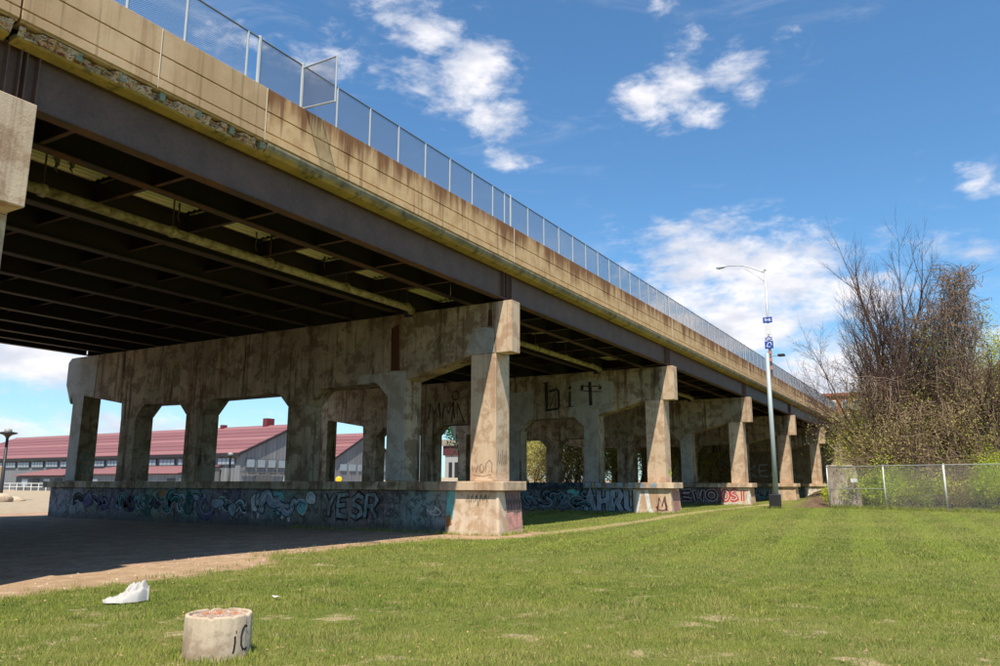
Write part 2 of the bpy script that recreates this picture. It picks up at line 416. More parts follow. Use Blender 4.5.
# ------------------------------------------------------------------ ground
def ground():
    xs = [-2500, -600, -150, -60, -30] + [-20+.8*i for i in range(125)] + [82, 86, 90, 96, 103, 110, 120, 135, 160, 220, 400, 900, 3000]
    ys = [-2500, -600, -150, -70, -40] + [-26+.8*i for i in range(95)] + [51, 53, 56, 60, 64, 70, 78, 86, 92, 98, 105, 115, 130, 160, 220, 400, 900, 3000]
    v = [(x, y, gz(x, y)) for x in xs for y in ys]; n = len(ys)
    f = [(i*n+j, (i+1)*n+j, (i+1)*n+j+1, i*n+j+1) for i in range(len(xs)-1) for j in range(n-1)]
    me = bpy.data.meshes.new('ground'); me.from_pydata(v, [], f); me.update()
    for p in me.polygons: p.use_smooth = True
    def g(n, b):
        p = n.pos(); x, y, z = n.sep(p)[:3]
        wob = n.math('MULTIPLY', n.math('SUBTRACT', n.noise(p, .5, 4, .6), .5), 1.3)
        wob2 = n.math('MULTIPLY', n.math('SUBTRACT', n.noise(p, 4, 4, .6), .5), .8)
        ww = n.math('ADD', wob, wob2)
        big = n.noise(p, .22, 5, .6); mid = n.noise(p, 1.3, 5, .65); fine = n.noise(p, 30, 4, .7); f2 = n.noise(p, 9, 5, .7)
        gr = n.mix(n.sstep(big, .38, .62), (.20, .205, .055), (.14, .165, .04))
        gr = n.mix(n.math('MULTIPLY', n.sstep(mid, .52, .68), .6), gr, (.27, .21, .085))
        sc_ = n.math('SUBTRACT', n.math('MULTIPLY', x, .12), n.math('MULTIPLY', y, 1.0))
        stp = n.math('SINE', n.math('MULTIPLY', n.math('ADD', sc_, wob), 3.2))
        gr = n.mix(n.math('MULTIPLY', n.math('MULTIPLY', n.sstep(stp, -.3, .6), n.sstep(x, 14, 26)), .35), gr, (.21, .245, .05))
        gr = n.mix(n.math('MULTIPLY', n.sstep(fine, .45, .65), .45), gr, (.05, .07, .015))
        dirt = n.mix(n.sstep(mid, .35, .65), (.46, .325, .21), (.36, .25, .155))
        dirt = n.mix(n.math('MULTIPLY', n.sstep(f2, .5, .7), .45), dirt, (.19, .12, .075))
        dark = n.mix(n.sstep(mid, .35, .65), (.50, .34, .235), (.36, .245, .17))
        dark = n.mix(n.math('MULTIPLY', n.sstep(f2, .5, .65), .6), dark, (.10, .075, .06))
        dark = n.mix(n.math('MULTIPLY', n.sstep(fine, .55, .7), .4), dark, (.25, .2, .15))
        # boundary of the lawn towards the viaduct
        yb = n.math('ADD', 12.2, n.math('MULTIPLY', n.sstep(x, 11.6, 13.6), 1.65))
        yb = n.math('ADD', yb, n.math('MULTIPLY', n.sstep(x, 23.5, 26), 6.0))
        e = n.math('SUBTRACT', n.math('ADD', y, ww), yb)
        isd = n.sstep(e, -.25, .35)
        isdark = n.sstep(n.math('ADD', n.math('SUBTRACT', y, 14.4), n.math('MULTIPLY', ww, .5)), -.2, .5)
        dd = n.mix(isdark, dirt, dark)
        c = n.mix(isd, gr, dd)
        # bare patches in the lawn
        c = n.mix(n.math('MULTIPLY', n.math('MULTIPLY', n.sstep(n.noise(p, 1.5, 5, .65, .3), .56, .66), n.sstep(x, 18, 12)), .7), c, (.50, .38, .25))
        # worn line between the first and third pier
        ln = n.math('ABSOLUTE', n.math('ADD', n.math('SUBTRACT', y, 12.3), n.math('MULTIPLY', wob, .25)))
        ln = n.math('MULTIPLY', n.sstep(ln, .55, .15), n.sstep(x, 23, 25))
        c = n.mix(n.math('MULTIPLY', ln, .7), c, (.40, .32, .17))
        ax = n.math('MULTIPLY', n.math('SUBTRACT', x, 22.4), .75); ay = n.math('SUBTRACT', y, 13.6)
        ap = n.math('ADD', n.math('SQRT', n.math('ADD', n.math('MULTIPLY', ax, ax), n.math('MULTIPLY', ay, ay))), n.math('MULTIPLY', wob2, .8))
        c = n.mix(n.sstep(ap, 2.0, 1.5), c, dirt)
        # sandy lot on the far side
        lot = n.math('MULTIPLY', n.sstep(y, 43, 46), 1.0)
        c = n.mix(lot, c, n.mix(n.sstep(mid, .3, .7), (.42, .35, .25), (.33, .27, .19)))
        # leaf litter behind the wire fence
        lit = n.math('MULTIPLY', n.sstep(n.math('ADD', x, n.math('MULTIPLY', wob2, .8)), 52.5, 54.5), n.sstep(y, 11, 9))
        c = n.mix(lit, c, n.mix(n.sstep(mid, .3, .7), (.19, .12, .085), (.12, .085, .06)))
        h = n.math('ADD', n.math('ADD', fine, f2), n.math('MULTIPLY', n.noise(n.vscale(p, .7, 2.2, 1), 1.4, 5, .6, .4), 5.0)); bump(n, b, h, .8, .05)
        return c
    me.materials.append(material('ground_soil_and_turf', g, .95, .1))
    o = bpy.data.objects.new('ground', me); C.objects.link(o); o['kind'] = 'structure'
ground()

def yb_of(x):
    return 12.2 + 1.65*sm(11.6, 13.6, x) + 6.0*sm(23.5, 26, x)

BARE = [(7.6, 3.0, .9, .30), (8.0, 2.2, .8, .25), (9.0, .6, .8, .3), (9.2, -.3, .8, .35), (11.0, .2, .6, .3), (10.0, 1.7, .5, .3), (6.0, 7.6, .7, .3), (5.6, 9.2, .5, .3), (6.4, 9.6, .5, .3), (13.5, 5.6, .9, .25), (9.9, 4.3, .6, .25)]
def grass():
    rng = np.random.RandomState(3)
    def batch(nb, r0, r1, h0, h1, wd, power):
        u = rng.rand(nb); a = np.radians(-13 + rng.rand(nb)*90)
        r = (r0**power + u*(r1**power - r0**power))**(1/power)
        x = r*np.cos(a); y = r*np.sin(a)
        s1 = np.clip((x-11.6)/2.0, 0, 1); s1 = s1*s1*(3-2*s1); s2 = np.clip((x-23.5)/2.5, 0, 1); s2 = s2*s2*(3-2*s2)
        yb = 12.2 + 1.65*s1 + 6.0*s2
        wob = np.array([noise.noise(Vector((px*.6, py*.6, 3.1))) for px, py in zip(x, y)])
        wo2 = np.array([noise.noise(Vector((px*1.7, py*1.7, 7.7))) for px, py in zip(x, y)])
        keep = (y + wob*.4 + wo2*.45 + rng.randn(nb)*.20 < yb) & (x < 53.5) 
        wo3 = np.array([noise.noise(Vector((px*4.1, py*4.1, 1.7))) for px, py in zip(x, y)])
        thin = np.zeros(nb)
        for (bx, by, br1, br2) in BARE:
            thin = np.maximum(thin, np.exp(-(((x-bx)*.86+(y-by)*.5)/br2)**2-(((y-by)*.86-(x-bx)*.5)/br1)**2))
        bare = (wob*.35 + wo2*.45 + wo3*.45 + thin*.6 + rng.randn(nb)*.08) > .45
        keep &= ~(bare & (rng.rand(nb) < .85))
        keep &= ~(np.sqrt(((x-22.4)*.75)**2+(y-13.6)**2)+wo2*.5+rng.randn(nb)*.1 < 1.7)
        line = (np.abs(y-12.3+wob*.4) < .35) & (x > 23.5)
        keep &= ~(line & (rng.rand(nb) < .7))
        # keep clear of the piers and the cylinder
        keep &= ~((x-5.47)**2 + (y-6.40)**2 < .35**2)
        for k in range(6):
            xf = 22.5+17.4*(k-1); keep &= ~((y > 12.95) & (x > xf-.5) & (x < xf+1.45))
        x, y, wob, wo2 = x[keep], y[keep], wob[keep], wo2[keep]; n = len(x)
        z = .2*np.clip((x-25)/20, 0, 1)**2*(3-2*np.clip((x-25)/20, 0, 1))
        z += np.array([.03*noise.noise(Vector((px*.35, py*.35, 0))) for px, py in zip(x, y)])
        clump = .8 + .8*np.clip(wo2*.7+wob*.4+wo3[keep]*.8, -.5, .7)
        h = (h0 + (h1-h0)*rng.rand(n))*clump; t = rng.rand(n)*2*np.pi
        lean = h*(.25+.65*rng.rand(n)); ld = rng.rand(n)*2*np.pi
        wx, wy = np.cos(t)*wd*.5*(.6+.8*rng.rand(n)), np.sin(t)*wd*.5
        v = np.empty((n, 3, 3), np.float32)
        v[:, 0] = np.stack([x-wx, y-wy, z-.01], 1); v[:, 1] = np.stack([x+wx, y+wy, z-.01], 1)
        v[:, 2] = np.stack([x+lean*np.cos(ld), y+lean*np.sin(ld), z+h], 1)
        wo3 = wo3[keep]; thin = thin[keep]
        dry = np.clip((rng.rand(n) < (.10 + .6*np.clip(wo2*1.0+wob*.5+wo3*.8+thin*1.2-.02, 0, 1)))*(.35+.6*rng.rand(n)), 0, 1)
        br = (rng.rand(n) < .25)*(.4+.6*rng.rand(n))
        # mowing stripes, paler where the blades are bent away
        st = np.sin(3.2*(x*.12 - y)); br = np.clip(br + .75*(st > .1)*np.clip((x-12)/12, 0, 1), 0, 1); dry = dry*(1-.5*(st > .1)*np.clip((x-12)/12, 0, 1))
        c = np.zeros((n, 3, 4), np.float32); c[:, :, 0] = dry[:, None]; c[:, :, 1] = br[:, None]; c[:, :, 3] = 1
        return v, c
    B = [batch(330000, 5.5, 15, .025, .065, .007, 1.2), batch(260000, 11, 27, .03, .065, .013, 1.2), batch(230000, 20, 56, .035, .07, .026, 1.2)]
    v = np.concatenate([b[0] for b in B]).reshape(-1, 3); c = np.concatenate([b[1] for b in B]).reshape(-1, 4)
    nt = len(v)//3
    me = bpy.data.meshes.new('lawn_grass'); me.vertices.add(len(v)); me.vertices.foreach_set('co', v.ravel())
    me.loops.add(len(v)); me.loops.foreach_set('vertex_index', np.arange(len(v), dtype=np.int32))
    me.polygons.add(nt); me.polygons.foreach_set('loop_start', np.arange(0, len(v), 3, dtype=np.int32))
    try: me.polygons.foreach_set('loop_total', np.full(nt, 3, dtype=np.int32))
    except Exception: pass
    me.update(); me.validate()
    ca = me.color_attributes.new('tint', 'FLOAT_COLOR', 'POINT'); ca.data.foreach_set('color', c.ravel())
    me.materials.append(GRASS)
    o = bpy.data.objects.new('lawn_grass', me); C.objects.link(o)
    tag(o, 'mown spring lawn with straw coloured patches in front of the viaduct', 'grass', kind='stuff')
grass()

def weeds():
    rnd = random.Random(44); v = []; c = []; f = []
    def tuft(x, y, n, hmax, dry):
        z = gz(x, y)
        for k in range(n):
            a = rnd.uniform(0, 6.28); px_, py_ = x+rnd.gauss(0, .06), y+rnd.gauss(0, .06); h = hmax*rnd.uniform(.4, 1); l = h*rnd.uniform(.15, .6); w_ = .008
            i = len(v); v.extend([(px_-w_*math.cos(a), py_-w_*math.sin(a), z-.02), (px_+w_*math.cos(a), py_+w_*math.sin(a), z-.02), (px_+l*math.cos(a+1), py_+l*math.sin(a+1), z+h)]); f.append((i, i+1, i+2))
            d_ = 1.0*(rnd.random() < dry)*rnd.uniform(.4, .9); g_ = rnd.uniform(0, .7); c.extend([(d_, g_, 0, 1)]*3)
    fpx = [(53.6, 7.45), (51.3, 4.05), (49.9, .92), (48.9, -2.3), (47.9, -5.5), (46.9, -8.7)]
    for (a, b), (a2_, b2_) in zip(fpx[:-1], fpx[1:]):
        for i in range(120):
            t_ = rnd.random(); tuft(a+(a2_-a)*t_+rnd.gauss(0, .12), b+(b2_-b)*t_, 14, .34, .3)
    for k in range(5):
        xf = 22.5+17.4*k
        for i in range(150): tuft(xf-.5-abs(rnd.gauss(0, .10)), rnd.uniform(12.9, 22.0), 9, .16, .5)
        for i in range(40): tuft(xf+rnd.uniform(-.4, 1.3), 12.93-abs(rnd.gauss(0, .08)), 9, .16, .4)
    for i in range(150):
        x = rnd.uniform(6.5, 21); tuft(x, yb_of(x)+rnd.gauss(.25, .35), 9, .11, .5)
    for i in range(50):
        a = rnd.uniform(0, 6.28); tuft(5.47+.36*math.cos(a), 6.40+.36*math.sin(a), 12, .09, .2)
    for i in range(60): tuft(50.05+rnd.gauss(0, .3), 10.0+rnd.gauss(0, .3), 10, .25, .2)
    me = bpy.data.meshes.new('weeds'); me.from_pydata(v, [], f); me.update()
    ca = me.color_attributes.new('tint', 'FLOAT_COLOR', 'POINT'); ca.data.foreach_set('color', np.array(c, np.float32).ravel())
    me.materials.append(GRASS); o = bpy.data.objects.new('weeds', me); C.objects.link(o)
    tag(o, 'ragged weeds along plinths, fence foot and the edge of the dirt', 'weeds', kind='stuff')
weeds()

def pebbles():
    mb = MB(); rnd = random.Random(5)
    for i in range(1500):
        x = rnd.uniform(4, 24); y = rnd.uniform(11.2, 21) if i % 3 else rnd.uniform(2, 12)
        if y < yb_of(x)+.3: continue
        r = rnd.uniform(.008, .028); z = gz(x, y)
        if (x-5.47)**2+(y-6.4)**2 < .3: continue
        i0 = len(mb.v)
        for (a, b, c) in ((1, 0, 0), (-1, 0, 0), (0, 1, 0), (0, -1, 0), (0, 0, 1)):
            mb.v.append((x+a*r*rnd.uniform(.7, 1.4), y+b*r*rnd.uniform(.7, 1.4), z+c*r*.8))
        mb.f += [(i0, i0+2, i0+4), (i0+2, i0+1, i0+4), (i0+1, i0+3, i0+4), (i0+3, i0, i0+4)]
    o = mb.build('gravel', flat('pale_gravel', (.42, .36, .28), .9, .2, 0, .4, 20, 0))
    tag(o, 'small pale stones scattered over dirt and thin lawn', 'gravel', kind='stuff')
pebbles()

def litter():
    mb = MB(); rnd = random.Random(15)
    for i in range(1500):
        a = R(rnd.uniform(-8, 66)); d = 6+18*rnd.random()**1.4; x, y = d*math.cos(a), d*math.sin(a)
        if y > yb_of(x) or (x-CX0)**2+(y-CY0)**2 < .2: continue
        z = gz(x, y)+rnd.uniform(.01, .05); c = Vector((x, y, z)); u = Vector((rnd.gauss(0, 1), rnd.gauss(0, 1), rnd.gauss(0, .4))).normalized(); v = u.cross(Vector((rnd.gauss(0, .4), rnd.gauss(0, .4), 1))).normalized(); k = rnd.uniform(.008, .024)
        mb.quad(c-u*k, c+v*k*.6, c+u*k, c-v*k*.6)
    tag(mb.build('fallen_leaves', flat('dry_leaf_litter', (.34, .22, .12), .9, .1, 0, .6, 9, 0), fix=False), 'dry brown leaves scattered over the near lawn', 'leaves', kind='stuff')
CX0, CY0 = 5.47, 6.40
litter()
# ------------------------------------------------------------------ piers
def dup(root, dx, label=None, group=None):
    def cp(o, par):
        c = o.copy(); C.objects.link(c)
        if par: c.parent = par
        for ch in list(o.children): cp(ch, c)
        return c
    r = cp(root, None); r.location.x += dx
    BASE[r.name] = tuple(r.location)
    if label: r['label'] = label
    return r

COLS = [(13.41, 14.42), (17.21, 18.07), (22.17, 23.13), (28.29, 29.33), (32.88, 34.0), (37.16, 38.0)]
TH = .93
X0 = 22.5; SPAN = 17.4
def make_pier():
    t = thing('concrete_pier', (X0, 13.0, 0), 'x', 'bridge pier', 'concrete piers carrying the viaduct')
    x0 = X0
    cap = [(13.41, 7.85), (13.41, 6.05), (14.42, 6.05), (17.21, 5.36), (17.21, 4.78), (18.07, 4.78), (18.62, 5.33),
           (21.55, 5.28), (22.17, 4.66), (23.13, 4.66), (23.7, 5.22), (27.7, 5.20), (28.29, 4.60), (29.33, 4.60), (29.9, 5.17),
           (32.3, 5.2), (32.88, 4.66), (34.0, 4.66), (34.05, 5.34), (37.16, 5.86), (37.16, 5.5), (38.0, 5.5), (38.2, 6.0), (38.2, 7.85)]
    MB().extx(cap, x0, x0+TH).build('cap_beam', CONC, t, bevel=.018)
    for i, (a, b) in enumerate(COLS):
        top = [6.05, 4.78, 4.66, 4.60, 4.66, 5.5][i]
        lo = 1.72
        MB().box(x0 + (.004 if i else 0), x0+TH-.004, a, b, lo, top-.001).build('column', CONC_SUN if i == 0 else CONC, t, bevel=.02)  # end column takes the copy with sunlight in its colour
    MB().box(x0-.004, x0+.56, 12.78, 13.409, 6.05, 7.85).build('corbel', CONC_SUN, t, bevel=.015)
    MB().extx([(38.201, 7.84), (38.201, 5.5), (38.3, 5.6), (38.75, 6.5), (38.75, 7.62), (38.5, 7.84)], x0-.004, x0+.56).build('corbel', CONC_PATCH, t, bevel=.015)
    # ledge with clipped corners
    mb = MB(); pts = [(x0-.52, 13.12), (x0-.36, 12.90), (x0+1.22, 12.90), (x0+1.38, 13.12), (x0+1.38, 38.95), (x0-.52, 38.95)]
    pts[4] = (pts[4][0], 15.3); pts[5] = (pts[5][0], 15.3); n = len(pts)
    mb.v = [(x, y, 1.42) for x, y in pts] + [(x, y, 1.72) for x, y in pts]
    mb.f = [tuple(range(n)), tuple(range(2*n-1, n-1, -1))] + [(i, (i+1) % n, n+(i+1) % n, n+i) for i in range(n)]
    mb.build('ledge', CONC_SUN, t, bevel=.02)  # lit end of the ledge, its sun painted by the lighter concrete
    for a, b in ((15.306, 20.8), (20.806, 29.2), (29.206, 38.95)): MB().box(x0-.515, x0+1.375, a, b, 1.42, 1.715).build('ledge', CONC, t, bevel=.02)  # rest of the ledge, deck shade painted by the darker concrete
    return t

def stroke(mb, pts, w, fn, z=0.0):
    """flat painted ribbon; pts in (s, h), fn maps (s, h, lift) to space"""
    P = [Vector((a, b)) for a, b in pts]; L = []; n = len(P)
    for i in range(n):
        d = (P[min(i+1, n-1)]-P[max(i-1, 0)])
        if d.length < 1e-6: d = Vector((1, 0))
        d.normalize(); nn_ = Vector((-d.y, d.x)); k = w*.5
        if 0 < i < n-1:
            d1 = (P[i]-P[i-1]).normalized(); cs = max(.45, abs(d1.dot(d))); k /= cs
        L.append((P[i]+nn_*k, P[i]-nn_*k))
    i0 = len(mb.v)
    for a, b in L: mb.v += [fn(a.x, a.y, z), fn(b.x, b.y, z)]
    for i in range(n-1): mb.f.append((i0+2*i, i0+2*i+1, i0+2*i+3, i0+2*i+2))
def poly(mb, pts, fn, z=0.0):
    i0 = len(mb.v); mb.v += [fn(a, b, z) for a, b in pts]; mb.f.append(tuple(range(i0, i0+len(pts))))
def blob(cx, cy, rx, ry, rnd, k=14, j=.25):
    return [(cx+rx*math.cos(2*math.pi*i/k)*(1+rnd.uniform(-j, j)), cy+ry*math.sin(2*math.pi*i/k)*(1+rnd.uniform(-j, j))) for i in range(k)]
def arc(cx, cy, rx, ry, a0, a1, n=10):
    return [(cx+rx*math.cos(R(a0+(a1-a0)*i/n)), cy+ry*math.sin(R(a0+(a1-a0)*i/n))) for i in range(n+1)]
def onx(x, y0):
    """paint on a face looking back along the road (normal -x); s grows to the right as seen"""
    return lambda s, h, z: (x-.003-z, y0-s, h)
def ony(y, x0):
    return lambda s, h, z: (x0+s, y-.003-z, h)

GLY = {
 'Y': [[(0, 1), (.5, .5), (1, 1)], [(.5, .5), (.5, 0)]],
 'E': [[(1, 1), (.1, .95), (0, .5), (.1, .05), (1, 0)], [(0, .5), (.8, .55)]],
 'S': [[(1, .85), (.6, 1), (.1, .8), (.2, .58), (.85, .42), (.95, .18), (.5, 0), (0, .12)]],
 'R': [[(0, 0), (.05, 1), (.7, 1), (.95, .78), (.7, .52), (.1, .5)], [(.4, .5), (1, 0)]],
 'H': [[(0, 0), (0, 1)], [(1, 0), (1, 1)], [(0, .45), (1, .55)]],
 'C': [[(1, .85), (.6, 1), (.15, .85), (0, .5), (.15, .12), (.6, 0), (1, .15)]],
 'U': [[(0, 1), (0, .2), (.4, 0), (.8, .05), (1, .25), (1, 1)]],
 'A': [[(0, 0), (.5, 1), (1, 0)], [(.2, .4), (.8, .4)]],
 'W': [[(0, 1), (.22, 0), (.5, .6), (.78, 0), (1, 1)]],
 'O': [arc(.5, .5, .5, .5, 90, 450, 12)],
 'N': [[(0, 0), (.05, 1), (.9, 0), (1, 1)]],
 'I': [[(.5, 0), (.5, 1)]],
 'M': [[(0, 0), (.15, 1), (.5, .35), (.85, 1), (1, 0)]],
 'K': [[(0, 0), (0, 1)], [(.9, 1), (0, .45), (1, 0)]],
 'T': [[(0, 1), (1, .97)], [(.5, 1), (.5, 0)]],
 'L': [[(0, 1), (.05, 0), (.9, .05)]],
}
def word(mb, txt, s, h, cw, ch, gap, wd, fn, z, rnd=None, jit=.0, lean=.0):
    q = 0
    for c in txt:
        for st_ in GLY[c]:
            dx, dy = (rnd.uniform(-jit, jit), rnd.uniform(-jit, jit)) if rnd else (0, 0)
            stroke(mb, [(s+a*cw+b*lean+dx, h+b*ch+dy) for a, b in st_], wd, fn, z + q*.0004); q += 1
        s += cw+gap
    return s

def worn(name, c, k=.55):
    """old wall paint, rubbed through to dirty concrete in places"""
    def f(n, b):
        p = n.pos(); a = n.noise(p, 3.2, 6, .7, .6); a2 = n.noise(n.vscale(p, 3, 3, .4), 2.2, 5, .65)
        cc = n.mix(n.math('MULTIPLY', n.sstep(a, .47, .56), k), tuple(c), (.20, .17, .14))
        cc = n.mix(n.math('MULTIPLY', n.sstep(a2, .50, .64), k), cc, tuple(v*.45 for v in c))
        return cc
    return material(name, f, .85, .15)
P_BLACK = worn('black_spray_paint', (.028, .024, .024), .25)
P_TEAL = worn('teal_spray_paint', (.16, .48, .48), .4)
P_SKY = worn('pale_blue_paint', (.32, .50, .62), .4)
P_WHITE = worn('chalky_white_paint', (.66, .66, .65), .3)
P_GREY = worn('blue_grey_paint', (.30, .36, .43), .6)
P_NAVY = worn('navy_paint', (.020, .045, .075))
P_RED = worn('red_graffiti_paint', (.50, .06, .06), .3)
P_MAROON = worn('maroon_paint', (.11, .02, .03))
P_PINK = worn('pink_graffiti_paint', (.60, .30, .26))
P_DGREEN = worn('dark_green_paint', (.02, .085, .07))
P_ORANGE = worn('orange_paint', (.38, .17, .04))
P_PURPLE = worn('purple_paint', (.10, .085, .17))
P_LIME = worn('lime_spray_paint', (.42, .50, .06))

def painted_wall(name, y0, y1, stops):
    """old layered paint on a wall, its colours following one another along the wall"""
    def f(n, b):
        p = n.pos(); x, y, z = n.sep(p)[:3]
        d = n.math('MULTIPLY', n.math('SUBTRACT', n.noise(n.vscale(p, 1, 1, .8), 1.6, 5, .65, .8), .5), 2.6)
        u = n.math('DIVIDE', n.math('SUBTRACT', n.math('ADD', y, d), y0), (y1-y0), clamp=True)
        c = n.ramp(u, [((q-y0)/(y1-y0), k) for q, k in stops])
        m1 = n.noise(p, 2.6, 6, .7, .5); m2 = n.noise(p, 7, 5, .7, .8); fine = n.noise(p, 25, 4, .6)
        c = n.mix(.22, c, (.36, .32, .27))
        c = n.mix(n.math('MULTIPLY', n.sstep(m1, .48, .56), .7), c, (.045, .04, .04))
        c = n.mix(n.math('MULTIPLY', n.sstep(m2, .54, .60), .6), c, (.33, .34, .34))
        st = n.noise(n.vscale(p, 3, 3, .25), 1.6, 5, .65)
        c = n.mix(n.math('MULTIPLY', n.sstep(st, .52, .66), .5), c, (.07, .06, .05))
        low = n.sstep(n.math('ADD', z, n.math('MULTIPLY', m1, .4)), .62, .28)
        c = n.mix(n.math('MULTIPLY', low, .7), c, (.10, .085, .07))
        bump(n, b, n.math('ADD', fine, m1), .35, .015)
        return c
    return material(name, f, .85, .2)
st1 = [(13.0, (.30, .23, .17)), (15.3, (.22, .27, .28)), (16.2, (.17, .30, .30)), (17.2, (.14, .15, .14)), (17.9, (.12, .08, .08)), (18.6, (.26, .13, .12)), (20.0, (.27, .25, .23)), (20.9, (.17, .16, .12)),
       (22.2, (.15, .15, .10)), (23.2, (.10, .20, .21)), (24.2, (.20, .20, .22)), (25.6, (.08, .075, .16)), (26.8, (.19, .14, .18)), (28.1, (.10, .28, .27)), (29.0, (.07, .10, .10)), (29.9, (.27, .15, .06)), (30.5, (.14, .24, .17)),
       (31.3, (.03, .11, .09)), (32.4, (.08, .08, .10)), (33.5, (.10, .09, .14)), (34.6, (.10, .09, .08)), (35.4, (.13, .11, .10)), (36.2, (.26, .24, .26)), (38.4, (.27, .25, .30))]
GW1 = painted_wall('old_layered_graffiti', 12, 40, st1)
GW2 = painted_wall('navy_layered_graffiti', 12, 40, [(12.5, (.25, .14, .13)), (14.0, (.38, .36, .35)), (15.0, (.30, .33, .36)), (17.6, (.16, .24, .30)), (18.4, (.04, .17, .19)), (19.2, (.02, .05, .10)), (20.5, (.03, .065, .10)), (23, (.03, .05, .08)), (28, (.14, .12, .11)), (38, (.2, .18, .16))])
GW3 = painted_wall('black_layered_graffiti', 12, 40, [(12.6, (.45, .33, .24)), (13.6, (.40, .10, .09)), (15.2, (.18, .04, .05)), (17, (.035, .03, .035)), (20, (.04, .045, .06)), (28, (.16, .14, .12)), (38, (.2, .18, .16))])
GW4 = painted_wall('plain_stained_plinth', 12, 40, [(12.6, (.45, .33, .22)), (14, (.36, .26, .18)), (15.0, (.04, .08, .12)), (17, (.03, .04, .05)), (28, (.16, .14, .12)), (38, (.2, .18, .16))])

def plinth(t, k, wall, end):
    x0 = X0+SPAN*k
    ys = [15.14, 17.84, 20.84, 24.8, 29.2, 33.6, 38.6]
    offs = [.02, .0, .035, .01, .03, .015]
    for i in range(6):
        MB().box(x0-.30-offs[i], x0+1.2, ys[i]+.006, ys[i+1]-.006, -.5, 1.419).build('wall_block', wall, t, bevel=.02)
    mb = MB(); i0 = 0
    a = [(x0-.36, 13.10), (x0+1.16, 13.10), (x0+1.16, 15.13), (x0-.36, 15.13)]
    b_ = [(x0-.46, 13.0), (x0+1.26, 13.0), (x0+1.26, 15.13), (x0-.46, 15.13)]
    mb.v = [(x, y, 1.419) for x, y in a] + [(x, y, -.3) for x, y in b_]
    mb.f = [(0, 1, 2, 3), (7, 6, 5, 4)] + [(i, i+4, (i+1) % 4+4, (i+1) % 4) for i in range(4)]
    mb.build('plinth_end', end, t, bevel=.06)

def patch(t, k, pts, proud=.022, mat=None, name='repair_patch'):
    x0 = X0+SPAN*k
    MB().extx(pts, x0-proud, x0+.01).build(name, mat or CONC_PATCH, t, bevel=.008)

P = [None]*6
p1 = make_pier(); proto = p1
P[0] = dup(proto, -SPAN+.45)   # the bay nearest the viewer is a little shorter
for ch in list(P[0].children):
    if ch.name.startswith('corbel') and ch.data.vertices[0].co.y < 5: bpy.data.objects.remove(ch)
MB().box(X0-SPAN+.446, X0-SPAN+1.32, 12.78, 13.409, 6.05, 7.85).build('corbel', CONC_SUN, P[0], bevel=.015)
for k in range(2, 6): P[k] = dup(proto, SPAN*(k-1))
P[1] = p1
P[0]['label'] = 'nearest pier, just its sunlit tan corbel showing at the photo\'s left edge'
P[1]['label'] = 'long concrete pier with open bays, its sunlit end column nearest the lawn\'s dirt edge'
P[2]['label'] = 'concrete pier with the word bit painted in black on its cap beam'
P[3]['label'] = 'third full concrete pier, with red and maroon graffiti on its plinth'
P[4]['label'] = 'concrete pier directly behind the black base of the tall grey pole'
P[5]['label'] = 'farthest concrete pier, closest to the stone abutment'
for k in range(6):
    kk = k-1
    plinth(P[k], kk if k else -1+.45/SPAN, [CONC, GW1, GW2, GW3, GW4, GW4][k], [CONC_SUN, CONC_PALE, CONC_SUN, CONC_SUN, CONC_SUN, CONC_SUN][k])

for ch in P[0].children:
    if ch.name.split('.')[0] in ('ledge', 'plinth_end', 'wall_block'): ch.location.x -= .62
# pier one: repairs and paint
patch(p1, 0, [(13.46, 6.06), (14.42, 6.06), (14.62, 6.2), (14.5, 6.7), (14.2, 6.98), (13.9, 7.0), (13.5, 6.9)], .012, CONC_PATCH)
patch(p1, 0, [(17.23, 1.74), (18.04, 1.74), (18.04, 4.80), (18.62, 5.36), (19.5, 5.34), (19.45, 5.66), (17.25, 5.72)], .03)
patch(p1, 0, [(36.3, 5.75), (37.1, 5.95), (37.18, 1.74), (37.98, 1.74), (37.98, 5.5), (38.19, 6.0), (38.19, 7.84), (36.2, 7.84)], .02)
patch(p1, 0, [(17.55, 5.74), (17.95, 5.74), (17.98, 7.35), (17.62, 7.5)], .006, flat('dark_red_run_stain', (.085, .035, .018), .9, .1, 0, .4, 5, .1), 'rust_stain')
patch(p1, 0, [(13.55, 7.0), (13.75, 7.0), (13.72, 7.6), (13.58, 7.6)], .006, MATS['dark_red_run_stain'], 'rust_stain')
rnd = random.Random(11)
f1 = onx(X0-.335, 20.8)
mb = MB(); word(mb, 'YESR', .12, .42, .52, .82, .16, .24, f1, .0, rnd, .02, .05); mb.build('painted_letters', P_BLACK, p1, fix=False)
mb = MB(); word(mb, 'YESR', .10, .45, .52, .80, .16, .14, f1, .004, rnd, .02, .05); mb.build('painted_letters', worn('pale_aqua_paint', (.27, .33, .33), .95), p1, fix=False)
f1b = onx(X0-.30, 17.8)
mb = MB(); 
for i in range(5): stroke(mb, [(.1+i*.5+rnd.uniform(-.1, .1), rnd.uniform(.3, .6)), (.2+i*.5, rnd.uniform(.7, .9)), (.35+i*.48, rnd.uniform(.9, 1.3)), (.5+i*.5, rnd.uniform(.4, .9))], .10, f1b, i*.0004)
mb.build('spray_tag', P_BLACK, p1, fix=False)
mb = MB(); fn = onx(X0-.305, 17.1)
poly(mb, blob(.45, .85, .22, .5, rnd), fn, .002); stroke(mb, arc(.75, .8, .28, .5, 100, -100), .13, fn, .003); poly(mb, blob(1.62, .62, .22, .36, rnd), fn, .002); stroke(mb, [(1.3, .3), (1.5, .8), (1.62, 1.3)], .16, fn, .003)
mb.build('spray_tag', P_SKY, p1, fix=False)
